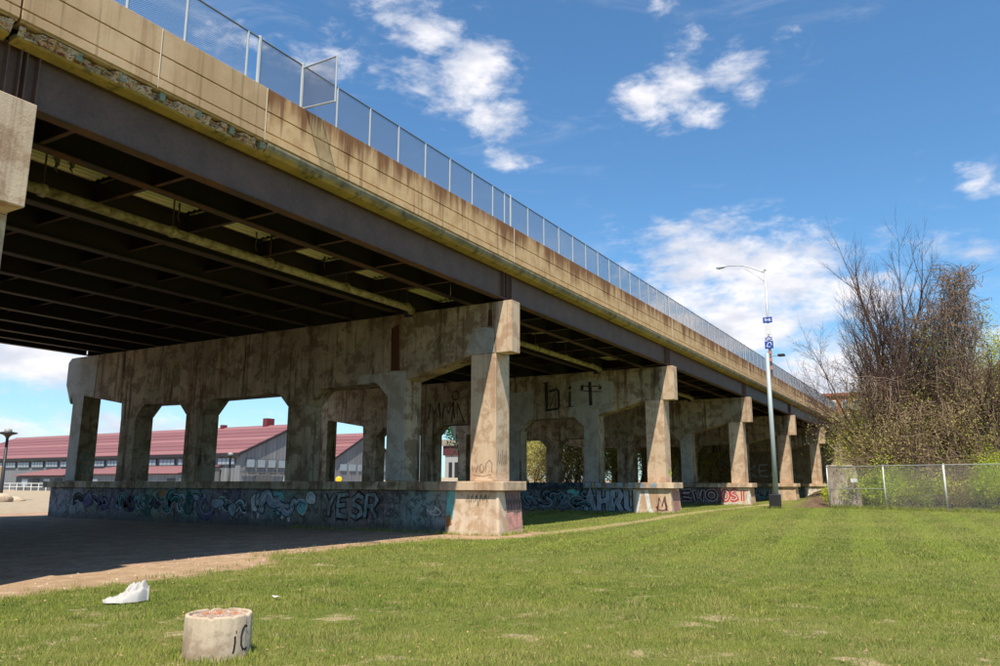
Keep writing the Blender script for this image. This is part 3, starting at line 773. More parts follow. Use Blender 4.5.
mb = MB(); stroke(mb, arc(.45, .8, .27, .5, 60, 330), .10, fn, .005); stroke(mb, arc(1.62, .62, .26, .34, 0, 350, 14), .05, fn, .006); stroke(mb, [(1.05, .35), (1.1, .7), (.95, 1.2)], .18, fn, .0055)
mb.build('spray_tag', P_TEAL, p1, fix=False)
fn = onx(X0-.336, 24.2)
mb = MB(); poly(mb, [(.9, 1.3), (1.35, 1.3), (1.5, 1.1), (1.35, .9), (1.5, .7), (1.2, .42), (1.0, .6), (.85, 1.0)], fn, .002); mb.build('spray_tag', P_TEAL, p1, fix=False)
mb = MB(); stroke(mb, [(1.4, .3), (1.55, .55), (1.75, .45), (1.8, .2)], .12, fn, .003); mb.build('spray_tag', P_WHITE, p1, fix=False)
mb = MB(); stroke(mb, [(.1, .3), (.2, 1.1), (.45, 1.2)], .10, fn, .003); mb.build('spray_tag', P_WHITE, p1, fix=False)
fn = onx(X0-.34, 36.2)
mb = MB()
for i in range(4): stroke(mb, [(1.4+i*.9+rnd.uniform(-.2, .2), .4), (1.7+i*.9, 1.1), (2.0+i*.9, .9), (1.9+i*.9, .5)], .08, fn, i*.0004)
mb.build('spray_tag', P_PURPLE, p1, fix=False)
mb = MB(); poly(mb, blob(5.2, .75, .42, .5, rnd), fn, .001); poly(mb, blob(7.9, .75, .25, .5, rnd), fn, .001); mb.build('painted_patch', P_DGREEN, p1, fix=False)
mb = MB(); poly(mb, [(5.9, 1.05), (6.7, 1.05), (6.7, 1.33), (5.9, 1.33)], fn, .002); mb.build('painted_patch', P_ORANGE, p1, fix=False)
# scribbles on the lit column and plinth of pier one
mb = MB(); fn = onx(X0-.0, 14.40)
stroke(mb, [(.05, 2.25), (.1, 2.05), (.16, 2.2), (.22, 2.02), (.3, 2.25)], .022, fn); stroke(mb, arc(.45, 2.15, .09, .14, 80, 400), .022, fn, .001)
stroke(mb, [(.6, 2.05), (.62, 2.3), (.75, 2.42), (.86, 2.3), (.84, 2.0)], .022, fn); stroke(mb, [(.1, 1.93), (.5, 1.88), (.8, 1.95)], .016, fn)
mb.build('spray_tag', flat('thin_brown_marker', (.13, .09, .08), .8, .2, 0, .2, 3, 0), p1, fix=False)
mb = MB(); fn = ony(13.41, X0)
for i in range(5): stroke(mb, [(.12+i*.13, 2.2+rnd.uniform(-.1, .1)), (.2+i*.12, 2.65+rnd.uniform(-.1, .15)), (.16+i*.14, 2.4), (.28+i*.12, 2.3)], .02, fn, i*.0005)
mb.build('spray_tag', MATS['thin_brown_marker'], p1, fix=False)
def onplinth(y0, x0=X0):
    return lambda s, h, z: (x0-.36-(1.42-h)/1.72*.10-.004-z, y0-s, h)
mb = MB(); fn = onplinth(14.6)
for i in range(5): stroke(mb, [(.3+i*.17, 1.05+rnd.uniform(-.12, .1)), (.36+i*.17, 1.3), (.42+i*.17, 1.0+rnd.uniform(-.1, .1)), (.5+i*.17, 1.25)], .022, fn, i*.0005)
mb.build('spray_tag', P_DGREEN, p1, fix=False)
def onend(x0):
    return lambda s, h, z: (x0+s, 13.10-(1.42-h)/1.72*.10-.004-z, h)
mb = MB(); fn = onend(X0-.30)
poly(mb, [(.35, 1.40), (1.40, 1.40), (1.42, .72), (1.1, .66), (.8, .74), (.45, .7)], fn); mb.build('painted_patch', flat('faded_mauve_paint', (.20, .135, .13), .85, .2, 0, .5, 4, .1), p1, fix=False)
mb = MB(); poly(mb, [(.4, .69), (.8, .73), (1.1, .65), (1.44, .70), (1.44, .2), (.55, .15)], fn, .001); mb.build('painted_patch', P_PINK, p1, fix=False)
mb = MB()
for i in range(5): stroke(mb, [(.42+i*.2, 1.3), (.46+i*.2, .95), (.55+i*.2, 1.15), (.57+i*.2, .72)], .035, fn, .002+i*.0004)
mb.build('spray_tag', P_BLACK, p1, fix=False)
mb = MB(); fn = onplinth(15.12); poly(mb, [(.02, 1.40), (.36, 1.40), (.30, .5), (.04, .3)], fn); mb.build('painted_patch', P_TEAL, p1, fix=False)
mb = MB(); poly(mb, [(.02, .58), (.2, .62), (.28, .3), (.05, .2)], fn, .001); mb.build('painted_patch', P_ORANGE, p1, fix=False)
def chaikin(P_, closed=False, it=2):
    for _ in range(it):
        Q = [] if closed else [P_[0]]
        for i in range(len(P_) if closed else len(P_)-1):
            a, b = P_[i], P_[(i+1) % len(P_)]
            Q += [(a[0]*.75+b[0]*.25, a[1]*.75+b[1]*.25), (a[0]*.25+b[0]*.75, a[1]*.25+b[1]*.75)]
        if not closed: Q.append(P_[-1])
        P_ = Q
    return P_
def throwup(par, fn, s0, s1, h0, h1, cols, seed, name='painted_shape'):
    """old overlapping bubble shapes, none of them readable"""
    rn = random.Random(seed); s_ = s0; z = .002
    while s_ < s1-.2:
        wd = rn.uniform(.35, 1.1); cx = s_+wd*.5; hh = (h1-h0)*.5*rn.uniform(.45, 1.0); cy = rn.uniform(h0+hh*.8, h1-hh*.8) if h1-h0 > hh*1.7 else (h0+h1)/2
        k = rn.choice(cols); a0 = rn.uniform(0, 360); kind = rn.randrange(5)
        if kind == 0: q_ = arc(cx, cy, wd*.4, hh*.8, a0, a0+rn.uniform(140, 260), 10)
        elif kind == 1: q_ = arc(cx-wd*.1, cy+hh*.2, wd*.3, hh*.5, a0, a0+200, 8)+arc(cx+wd*.2, cy-hh*.3, wd*.35, hh*.4, a0+180, a0-60, 8)
        elif kind == 2: q_ = [(cx-wd*.5, cy-hh*rn.uniform(-.2, .9)), (cx-wd*.15, cy+hh*rn.uniform(0, .9)), (cx+wd*.1, cy-hh*rn.uniform(.1, .9)), (cx+wd*.5, cy+hh*rn.uniform(-.5, .8))]
        else: q_ = None
        th = wd*rn.uniform(.20, .40)
        if q_ is not None: q_ = chaikin(q_, it=2)
        if q_ is None:
            bl = chaikin(blob(cx, cy, wd*.42, hh*.8, rn, 9, .30), True)
            mb = MB(); poly(mb, [(cx+(a-cx)*1.16, cy+(b-cy)*1.12) for a, b in bl], fn, z); mb.build(name, k[0], par, fix=False)
            mb = MB(); poly(mb, bl, fn, z+.0012); mb.build(name, k[1], par, fix=False)
            mb = MB(); stroke(mb, [(cx+(a-cx)*.6, cy+(b-cy)*.6) for a, b in bl[:len(bl)//2]], .035, fn, z+.0024); mb.build(name, k[2], par, fix=False)
        else:
            for m_, wq, dz in ((k[0], th+.10, 0), (k[1], th, .0012), (k[2], .03, .0024)):
                mb = MB(); stroke(mb, q_ if wq != .03 else [(a+th*.2, b+th*.2) for a, b in q_], wq, fn, z+dz); mb.build(name, m_, par, fix=False)
        if rn.random() < .5:
            mb = MB(); xx = cx+rn.uniform(-.2, .2); stroke(mb, [(xx, cy), (xx+.01, max(.12, cy-rn.uniform(.3, .7)))], .022, fn, z+.003); mb.build('paint_drip', k[1], par, fix=False)
        z = .002 + (z+.0041-.002) % .012; s_ += wd*rn.uniform(.4, .8)
throwup(p1, onx(X0-.305, 17.75), .05, 1.1, .40, 1.22, [(P_BLACK, P_MAROON, P_WHITE), (P_BLACK, P_GREY, P_TEAL)], 3)
throwup(p1, onx(X0-.34, 24.7), .05, 3.6, .35, 1.30, [(P_WHITE, P_TEAL, P_BLACK), (P_NAVY, P_GREY, P_WHITE), (P_DGREEN, P_WHITE, P_TEAL)], 5)
throwup(p1, onx(X0-.315, 29.1), .1, 4.0, .30, 1.30, [(P_NAVY, P_PURPLE, P_GREY), (P_BLACK, P_GREY, P_SKY), (P_WHITE, P_NAVY, P_TEAL)], 8)
throwup(p1, onx(X0-.305, 17.1), .1, 1.9, .3, 1.3, [(P_BLACK, P_TEAL, P_WHITE), (P_DGREEN, P_GREY, P_BLACK), (P_NAVY, P_SKY, P_WHITE)], 52)
throwup(p1, onx(X0-.335, 33.4), .1, 4.0, .40, 1.32, [(P_GREY, P_DGREEN, P_TEAL), (P_BLACK, P_NAVY, P_MAROON), (P_TEAL, P_BLACK, P_GREY)], 13)
throwup(p1, onx(X0-.32, 38.3), 1.6, 4.4, .35, 1.25, [(P_BLACK, P_PURPLE, P_GREY), (P_GREY, P_BLACK, P_PURPLE)], 21)
throwup(P[2], onx(X0+SPAN-.336, 22.3), .2, 4.3, .25, 1.30, [(P_GREY, P_NAVY, P_TEAL), (P_SKY, P_NAVY, P_GREY), (P_BLACK, P_NAVY, P_SKY)], 31)
throwup(P[4], onx(X0+3*SPAN-.32, 17.7), .2, 2.5, .25, 1.25, [(P_GREY, P_BLACK, P_SKY), (P_TEAL, P_NAVY, P_WHITE)], 41)
# teal tag low on the leftmost column's side
mb = MB(); fn = ony(37.16, X0)
for j in range(2):
    for i in range(3): stroke(mb, arc(.2+i*.26, 2.3+j*.6, .10, .2, 40, 340), .045, fn, (i+3*j)*.0005)
mb.build('spray_tag', flat('dull_teal_marker', (.10, .20, .19), .8, .2, 0, .2, 3, 0), p1, fix=False)

# pier two: lettering
x2 = X0+SPAN; p2 = P[2]
patch(p2, 1, [(17.23, 1.74), (18.04, 1.74), (18.04, 4.80), (18.62, 5.36), (19.0, 5.36), (18.75, 7.3), (17.6, 7.5), (16.2, 7.2), (16.3, 5.65), (17.15, 5.42)], .02)
patch(p2, 1, [(22.19, 1.74), (23.11, 1.74), (23.11, 6.9), (21.2, 7.0), (21.25, 5.32), (21.55, 5.30), (22.17, 4.7)], .02)
mb = MB(); fn = onx(x2-.022, 20.6)
stroke(mb, [(.22, 7.42), (.26, 5.72)], .20, fn); stroke(mb, [(.02, 7.38), (.42, 7.42)], .05, fn, .001); stroke(mb, [(.30, 5.80), (.95, 5.86), (1.05, 6.0), (1.03, 6.85), (.9, 6.98), (.40, 6.88)], .13, fn, .0015)
stroke(mb, [(.48, 5.98), (.78, 6.72)], .05, fn, .002)
stroke(mb, [(1.72, 5.95), (1.74, 6.75)], .16, fn, .0005); stroke(mb, [(1.5, 5.92), (1.98, 5.96)], .05, fn, .001); stroke(mb, [(1.6, 6.78), (1.82, 6.78)], .04, fn, .0012)
poly(mb, arc(1.74, 7.02, .10, .11, 0, 330, 10), fn, .001)
stroke(mb, [(2.98, 7.28), (3.02, 5.95)], .20, fn, .0005); stroke(mb, [(2.42, 7.06), (2.55, 7.1), (2.95, 7.0), (3.5, 7.02), (3.62, 7.1)], .06, fn, .001)
stroke(mb, [(2.38, 6.84), (2.6, 6.8), (3.05, 6.72), (3.55, 6.70), (3.72, 6.68)], .05, fn, .0012)
for sx_, sh in ((2.5, 6.95), (3.6, 6.9)): poly(mb, [(sx_-.10, sh-.08), (sx_+.08, sh-.1), (sx_+.1, sh+.1), (sx_-.08, sh+.12)], fn, .0016)
mb.build('painted_letters', P_BLACK, p2, fix=False)
mb = MB(); fn = onx(x2, 28.9)
word(mb, 'MM', .2, 5.6, .9, 1.0, .15, .09, fn, 0, rnd, .03); stroke(mb, arc(2.2, 7.0, .25, .28, 0, 350, 12), .08, fn, .001); stroke(mb, [(1.9, 5.3), (2.1, 6.6)], .08, fn, .002); stroke(mb, [(2.3, 6.6), (2.9, 5.3)], .08, fn, .0025)
mb.build('spray_tag', P_BLACK, p2, fix=False)
xw = x2-.336
mb = MB(); fn = onx(xw, 22.6)
for (a, b_, r1, r2, s0, s1) in ((1.1, .75, .45, .42, 60, 330), (1.5, .85, .35, .5, -120, 60), (2.3, .7, .42, .40, -150, 80), (2.6, 1.0, .5, .22, 20, 200), (3.4, .72, .5, .35, 150, 300), (3.1, .9, .35, .4, -60, 90), (.5, .9, .3, .5, 90, 260), (4.2, .8, .4, .42, 200, 380)):
    stroke(mb, arc(a, b_, r1, r2, s0, s1, 12), .035, fn, len(mb.f)*.00003)
mb.build('spray_tag', P_GREY, p2, fix=False)
mb = MB(); poly(mb, blob(4.3, .95, .35, .3, rnd), fn, .001); poly(mb, blob(3.9, 1.25, .3, .12, rnd), fn, .001); mb.build('painted_patch', P_TEAL, p2, fix=False)
def blockword(par, x, y0, txt, cw, gap, h0, hh):
    s = 0; mbb = MB(); mbf = MB(); f = onx(x, y0)
    for i, c in enumerate(txt):
        word(mbb, c, s, h0, cw, hh, 0, .50*cw+.13, f, .001+i*.0008); word(mbf, c, s, h0+.02, cw, hh-.04, 0, .50*cw, f, .009+i*.0008)
        s += cw+gap
    mbb.build('painted_letters', P_BLACK, par, fix=False)
    return mbf
mbf = blockword(p2, xw, 17.85, 'AHRU', .52, .26, .22, 1.08); mbf.build('painted_letters', P_GREY, p2, fix=False)
mbf = blockword(p2, xw-.02, 15.05, 'NI', .36, .2, .22, 1.0); mbf.build('painted_letters', P_WHITE, p2, fix=False)
fn = onplinth(14.3, x2)
mb = MB(); stroke(mb, [(-.65, .15), (-.45, 1.3)], .22, fn); stroke(mb, [(-.1, 1.35), (.1, .3), (.25, .15)], .22, fn, .001); mb.build('painted_letters', P_WHITE, p2, fix=False)
mb = MB(); stroke(mb, [(.5, .2), (.62, .95), (.75, .5), (.9, 1.0), (1.02, .3)], .08, fn); stroke(mb, arc(.75, .5, .28, .2, 180, 400), .06, fn, .001); mb.build('spray_tag', P_MAROON, p2, fix=False)
mb = MB(); f2_ = onend(x2-.30); poly(mb, [(.2, 1.35), (1.3, 1.3), (1.35, .3), (.3, .25)], f2_); mb.build('painted_patch', flat('rosy_paint', (.36, .19, .16), .85, .2, 0, .5, 4, .1), p2, fix=False)
mb = MB(); poly(mb, blob(.75, 2.25, .2, .22, rnd), ony(13.41, x2)); mb.build('painted_patch', P_LIME, p2, fix=False)
# paint crosses the ledge of pier two
mb = MB(); fn = onx(x2-.52, 17.9)
for i in range(7): poly(mb, [(.1+i*.62, 1.44), (.42+i*.62, 1.44), (.42+i*.62, 1.70), (.1+i*.62, 1.70)], fn, i*.0001)
mb.build('painted_patch', P_GREY, p2, fix=False)
mb = MB(); poly(mb, [(-3.9, 1.43), (0, 1.43), (0, 1.71), (-3.9, 1.71)], fn); mb.build('painted_patch', P_NAVY, p2, fix=False)
# pier three
x3 = X0+2*SPAN; p3 = P[3]
patch(p3, 2, [(17.23, 1.74), (18.04, 1.74), (18.04, 4.80), (17.6, 5.3), (17.23, 5.3)], .02)
mb = MB(); fn = onx(x3-.336, 18.3); word(mb, 'EWO', .3, .55, .7, .65, .22, .24, fn, .0, rnd, .02); mb.build('painted_letters', P_WHITE, p3, fix=False)
mb = MB(); word(mb, 'EWO', .3, .53, .7, .65, .22, .17, fn, .006, rnd, .02); mb.build('painted_letters', P_MAROON, p3, fix=False)
mb = MB(); fn = onplinth(15.12, x3); word(mb, 'OSI', .1, .50, .46, .72, .14, .26, fn, .001, rnd, .01); mb.build('painted_letters', P_RED, p3, fix=False)
mb = MB(); word(mb, 'OSI', .12, .52, .42, .68, .18, .05, fn, .008, rnd, .01); stroke(mb, [(0, .32), (.5, .25), (1.0, .36), (1.6, .26)], .06, fn, .002); mb.build('painted_letters', P_WHITE, p3, fix=False)
mb = MB(); poly(mb, blob(1.95, .75, .12, .42, rnd), fn, .002); mb.build('painted_patch', P_WHITE, p3, fix=False)
mb = MB(); word(mb, 'AKEA', 2.0, 2.3, .8, 1.1, .2, .14, onx(x3+SPAN, 20.2), 0, rnd, .04); mb.build('spray_tag', flat('faint_grey_paint', (.20, .19, .17), .9, .1, 0, .3, 3, 0), P[4], fix=False)
# pier four and five
x4 = X0+3*SPAN; x5 = X0+4*SPAN
patch(P[4], 3, [(17.23, 1.74), (18.04, 1.74), (18.04, 4.80), (17.6, 5.3), (17.23, 5.3)], .02)
mb = MB(); fn = onx(x4-.336, 17.9)
for i in range(6): stroke(mb, [(.2+i*.45, .3+rnd.uniform(0, .2)), (.4+i*.45, 1.2), (.5+i*.45, .7), (.6+i*.45, 1.1)], .09, fn, i*.0005)
mb.build('spray_tag', P_GREY, P[4], fix=False)
mb = MB(); fn = onplinth(15.1, x5); word(mb, 'SU', .2, .45, .5, .8, .3, .22, fn, 0, rnd, .02); mb.build('painted_letters', P_WHITE, P[5], fix=False)
mb = MB(); stroke(mb, arc(.7, .65, .2, .2, 0, 330), .05, onplinth(15.1, x4)); mb.build('spray_tag', P_GREY, P[4], fix=False)

# ------------------------------------------------------------------ deck
XD0, XD1 = -14.0, 106.0
DK = thing('viaduct_deck', (0, 12.8, 9.0), 'road viaduct deck with tan concrete parapet over dark steel girders', 'bridge')
piersx = [5.85+.46+.0] + [X0+SPAN*k+.4 for k in range(5)]
ends = [XD0] + piersx + [XD1]
gy = [13.30, 15.6, 18.0, 20.35, 22.7, 25.0, 27.5, 30.2, 32.4, 34.6, 36.4, 37.9]
for j, y in enumerate(gy):
    zb = 8.33 if j == 1 else (7.95 if j == 0 else 8.0)
    for a, b in zip(ends[:-1], ends[1:]):
        a2, b2 = a+.03, b-.03
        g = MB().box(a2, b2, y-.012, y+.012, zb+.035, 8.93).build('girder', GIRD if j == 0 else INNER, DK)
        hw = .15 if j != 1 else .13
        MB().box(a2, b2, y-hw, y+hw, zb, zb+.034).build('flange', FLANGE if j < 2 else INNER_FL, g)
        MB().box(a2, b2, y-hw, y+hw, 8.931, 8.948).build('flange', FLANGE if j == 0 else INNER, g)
        if j == 0:
            for xx in (a2+.01, a2+.22, b2-.03, b2-.24): MB().box(xx, xx+.02, y-.14, y-.013, zb+.036, 8.93).build('stiffener', GIRD, g)
            for xx in (a2, b2-.02): MB().box(xx-.0, xx+.02, y-.13, y+.13, 7.853, zb-.001).build('bearing', FLANGE, g)
# slab and its bays
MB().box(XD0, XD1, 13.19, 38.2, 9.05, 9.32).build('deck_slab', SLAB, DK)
MB().box(XD0, XD1, 13.4, 38.1, 9.34, 9.36).build('road_surface', flat('asphalt', (.05, .05, .05), .9, .2, 0, .2, 3, .1), DK)
xs_d = []
for a, b in zip(ends[:-1], ends[1:]):
    st_ = [7.95+2.65*i+SPAN*k for k in range(-1, 6) for i in range(6)]; st_ = [q for q in st_ if a+.4 < q < b-.4]; xs_d += st_
    dx = [a+.25] + st_ + [b-.25]
    for u0, u1 in zip(dx[:-1], dx[1:]):
        if u1 < 5: continue
        mb = MB().box(u0+.12, u1-.12, 15.76, 17.97, 8.99, 9.03)
        for q in range(9):
            yy = 15.9+q*.225; mb.extx([(yy, 8.99), (yy+.04, 8.955), (yy+.12, 8.955), (yy+.16, 8.99)], u0+.12, u1-.12)
        mb.build('deck_form', YEL, DK)
for xx in xs_d:
    if xx < 4: continue
    mb = MB()
    for j in range(len(gy)-1):
        zl = 8.42 if j < 2 else 8.3
        mb.box(xx-.008, xx+.008, gy[j]+.02, gy[j+1]-.02, zl, 8.9)
    f = mb.build('cross_frame', INNER, DK)
    mb = MB()
    for j in range(len(gy)-1):
        zl = 8.42 if j < 2 else 8.3
        mb.box(xx-.05, xx+.05, gy[j]+.02, gy[j+1]-.02, zl-.02, zl-.001)
    mb.build('flange', FLANGE, f)
# hanging strips of torn form
for (xx, yy, hh, sx_) in ((9.2, 17.2, .35, .22), (9.55, 17.2, .22, .2), (12.55, 17.3, .5, .1), (15.3, 17.4, .55, .08), (18.2, 17.4, .4, .1)):
    mb = MB(); mb.tube([(xx, yy, 8.96), (xx+.04, yy+.03, 8.96-hh*.4), (xx-.02, yy, 8.96-hh*.75), (xx+.07, yy+.05, 8.96-hh)], [sx_*.35, sx_*.22, sx_*.16, .01], 5)
    mb.build('torn_strip', flat('torn_grey_strip%d' % len(MATS), (.13, .12, .09), .9, .2, 0, .4, 9, .1), DK)
# drain pipe under the deck, one run in each bay
for i, (a, b) in enumerate(zip(ends[:-1], ends[1:])):
    if b < 4: continue
    s0 = a + (.9 if i else 0); e0 = b-.55
    pp = [(s0, 16.9, 7.98), (e0-.2, 16.9, 7.93), (e0, 16.92, 7.90), (e0+.10, 17.05, 7.86)]
    pipe = MB().tube(pp, .12, 12).build('drain_pipe', PIPE, DK, smooth=True)
    q = s0+1.6
    while q < e0:
        MB().tube([(q-.06, 16.9, 7.97), (q+.06, 16.9, 7.97)], .15, 12).build('collar', PIPE, pipe, smooth=True)
        MB().box(q-.012, q+.012, 16.88, 16.92, 8.1, 9.0).build('hanger', INNER_FL, pipe); q += 3.3
    MB().box(e0+.05, e0+.38, 17.0, 17.35, 7.70, 8.0).build('junction_box', BLACK, DK, bevel=.02)

# parapet
prof = [(12.80, 10.47), (12.80, 9.925), (12.83, 9.925), (12.83, 9.895), (12.80, 9.895), (12.80, 9.43), (12.83, 9.43), (12.83, 9.40), (12.79, 9.395), (12.79, 9.225), (12.84, 9.215), (12.84, 9.19), (13.15, 9.19), (13.15, 10.47)]
joints = [XD0, -9, -3, 2.6, 5.98, 8.58, 11.30]
q = 16.9
while q < XD1-2: joints.append(q); q += 5.8
joints.append(XD1)
for a, b in zip(joints[:-1], joints[1:]):
    g = .03 if abs(a-5.98) < .1 else .006
    MB().extx(prof, a+g, b-.006).build('parapet_panel', PARA, DK, bevel=.008)
for xj in (8.58, 11.30, 22.7, 40.1, 57.5):
    MB().box(xj-.005, xj+.005, 12.785, 13.14, 9.2, 10.46).build('joint_strip', JOINT, DK)
MB().box(5.965, 6.0, 12.90, 13.14, 9.2, 10.46).build('joint_strip', DARKJ, DK)
def fprof(): return [(12.80, 9.189), (12.80, 9.13), (12.83, 9.05), (12.92, 8.96), (13.17, 8.90), (13.19, 9.04), (13.19, 9.189)]
fj = [11.42, 22.7, 40.1, 57.5, 74.9, 92.3, XD1]
for a, b in zip(fj[:-1], fj[1:]): MB().extx(fprof(), a+.004, b-.004).build('fascia', FASC, DK, bevel=.01)
# damaged length: yellow toe, spalled face, pale brackets
for a, b in ((XD0, 5.93), (6.03, 11.42)):
    MB().extx([(12.93, 8.985), (12.97, 8.95), (13.17, 8.90), (13.19, 9.04), (12.99, 9.03)], a, b).build('fascia', FASC, DK)
    nx = int((b-a)/.05); nz = 6; v = []; f = []
    for i in range(nx+1):
        x = a+(b-a)*i/nx
        for j in range(nz+1):
            t = j/nz; z = 8.975+t*.185
            z += .03*noise.noise(Vector((x*5, 0, 1)))*(1 if j == nz else 0)
            d = .055*noise.noise(Vector((x*3.1, z*9, 0))) + .04*noise.noise(Vector((x*11, z*25, 3)))
            y = 12.945-.10*t+d*.9
            if abs(noise.noise(Vector((x*.8, 5, 0)))) < .08 and j > 1: y += .12
            v.append((x, y, z))
    for i in range(nx):
        for j in range(nz): f.append((i*(nz+1)+j, (i+1)*(nz+1)+j, (i+1)*(nz+1)+j+1, i*(nz+1)+j+1))
    mb = MB(); mb.v = v; mb.f = f; mb.build('spalled_edge', RUBB, DK)
    x = a+.6 if a < 0 else 7.0
    while x < b:
        MB().box(x, x+.12, 12.86, 13.1, 9.02, 9.185).build('bracket', MINT, DK, bevel=.01); x += .85
    rb = MB(); r_ = random.Random(4)
    for i in range(int((b-a)*1.6)):
        xx = r_.uniform(a, b-.3); rb.tube([(xx, 12.88, r_.uniform(9.05, 9.12)), (xx+r_.uniform(.15, .5), 12.86, r_.uniform(9.03, 9.14))], .008, 4)
    tag(rb.build('exposed_rebar', FLANGE, DK), kind='stuff')
# far side of the deck
for a, b in zip(ends[:-1], ends[1:]):
    MB().box(a+.01, b-.01, 38.2, 38.5, 9.05, 10.4).build('parapet_panel', PARA, DK)

# ------------------------------------------------------------------ wire screens
def chainlink(w_, h_, sp, r):
    """diamond mesh of real wires in the plane y=0, from (0,0) to (w,h)"""
    mb = MB()
    for sgn in (1, -1):
        c = -h_ if sgn > 0 else 0.0
        end = w_ if sgn > 0 else w_+h_
        while c < end:
            # line x = c + z (sgn>0) or x = c - z
            z0 = max(0, -c) if sgn > 0 else max(0, c-w_); z1 = min(h_, w_-c) if sgn > 0 else min(h_, c)
            if z1-z0 > .01:
                a = (c+sgn*z0, 0, z0); b = (c+sgn*z1, 0, z1); i = len(mb.v); k = r*.8
                for q in (a, b): mb.v += [(q[0]+k, 0, q[2]-sgn*k), (q[0]-k, 0, q[2]+sgn*k), (q[0], -r, q[2])]
                mb.f += [(i, i+1, i+4, i+3), (i+1, i+2, i+5, i+4), (i+2, i, i+3, i+5)]
            c += sp
    return mb
PF = thing('parapet_fence', (0, 12.97, 10.47), 'galvanised wire screen fence on posts along the viaduct parapet', 'fence')
posts = [-4.1, -2.8, -1.5, -.2, 1.1, 2.4, 3.7, 5.0, 6.3, 7.9, 9.2, 10.8, 11.14, 12.5, 13.75, 15.05, 16.3, 17.6, 18.9, 20.2, 21.5, 22.3, 22.72]
x = 22.72
while x < XD1-2:
    for i in range(13): posts.append(x+1.29*(i+1))
    posts.append(x+SPAN); x += SPAN
posts = [p_ for p_ in posts if p_ < XD1-.3]
pm = MB().tube([(0, 0, 0), (0, 0, 1.20)], .028, 8).mesh('post'); pm.materials.append(GALV)
pt = MB().tube([(0, 0, 0), (0, 0, 1.26)], .045, 8).mesh('tall_post'); pt.materials.append(GALV)
big = {11.14, 12.5, 22.72}
for x in posts:
    meshobj('post', pt if x in big or abs((x-22.72) % SPAN) < .02 else pm, PF, (x, 12.97, 10.47))
scr = {}
for a, b in zip(posts[:-1], posts[1:]):
    if abs(a-10.8) < .01: continue
    wd = round(b-a, 2); sp = .030 if a > 11 else .05
    if (wd, sp) not in scr:
        me = chainlink(wd, 1.16, sp, .0022 if a > 11 else .0016).mesh('screen'); me.materials.append(WIRED if a > 11 else WIRE); scr[(wd, sp)] = me
    meshobj('screen', scr[(wd, sp)], PF, (a, 12.97, 10.49))
MB().tube([(posts[0], 12.97, 11.67), (posts[-1], 12.97, 11.67)], .02, 6).build('top_rail', GALVD, PF)
wing = MB()
for a, b in (((12.5, 12.93, 11.60), (12.5, 11.86, 11.60)), ((12.5, 11.86, 11.62), (12.5, 11.86, 10.42)), ((12.5, 11.86, 10.44), (12.5, 12.93, 10.52))): wing.tube([a, b], .022, 8)
wg = wing.build('side_panel_frame', GALV, PF)
me = chainlink(1.05, 1.12, .03, .0022).mesh('screen'); me.materials.append(WIRED)
o = meshobj('screen', me, wg, (12.5, 11.88, 10.47)); o.rotation_euler = (0, 0, R(90))


# ------------------------------------------------------------------ trees
def grow(mb, p, d, L, r, dep, rnd, o, tips):
    """one limb and everything growing from it"""
    seg = 5 if dep >= 3 else (4 if dep == 2 else 3)
    pts = [p]; q = p; dd = d.normalized()
    for i in range(seg):
        dd = (dd + Vector((rnd.gauss(0, 1), rnd.gauss(0, 1), rnd.gauss(0, 1)))*o['wig'] + Vector((0, 0, o['up'] if dep >= 2 else o['tipup']))).normalized()
        q = q + dd*(L/seg); pts.append(q)
    rr = [r*(1-(.62 if dep else .8)*i/seg) for i in range(seg+1)]
    mb.tube(pts, rr, 7 if dep >= 4 else (5 if dep >= 2 else 3), cap=False)
    if dep == 0:
        tips += pts[1:]; return
    n = o['kids'][dep]
    for i in range(n):
        t = o['start'] + (1-o['start'])*(i+rnd.random()*.8)/n; t = min(.98, t)
        k = min(seg-1, int(t*seg)); u = t*seg-k
        b = pts[k].lerp(pts[k+1], u); ax = (pts[k+1]-pts[k]).normalized()
        side = ax.cross(Vector((rnd.gauss(0, 1), rnd.gauss(0, 1), rnd.gauss(0, 1)))).normalized()
        an = R(rnd.uniform(*o['ang'])); nd = ax*math.cos(an)+side*math.sin(an)
        grow(mb, b, nd, L*rnd.uniform(.45, .75)*(1-.25*t), max(.009, rr[k]*rnd.uniform(.45, .65)), dep-1, rnd, o, tips)
    grow(mb, pts[-1], dd, L*.6, max(.007, rr[-1]*.9), dep-1, rnd, o, tips)

def leaves(tips, n, size, spread, rnd):
    mb = MB()
    for i in range(n):
        c = tips[rnd.randrange(len(tips))] + Vector((rnd.gauss(0, spread), rnd.gauss(0, spread), rnd.gauss(0, spread)))
        a = Vector((rnd.gauss(0, 1), rnd.gauss(0, 1), rnd.gauss(0, 1))).normalized(); b = a.cross(Vector((rnd.gauss(0, 1), rnd.gauss(0, 1), rnd.gauss(0, 1)))).normalized()
        k = size*rnd.uniform(.5, 1.3)
        mb.quad(c-a*k, c+b*k*.6, c+a*k, c-b*k*.6)
    return mb

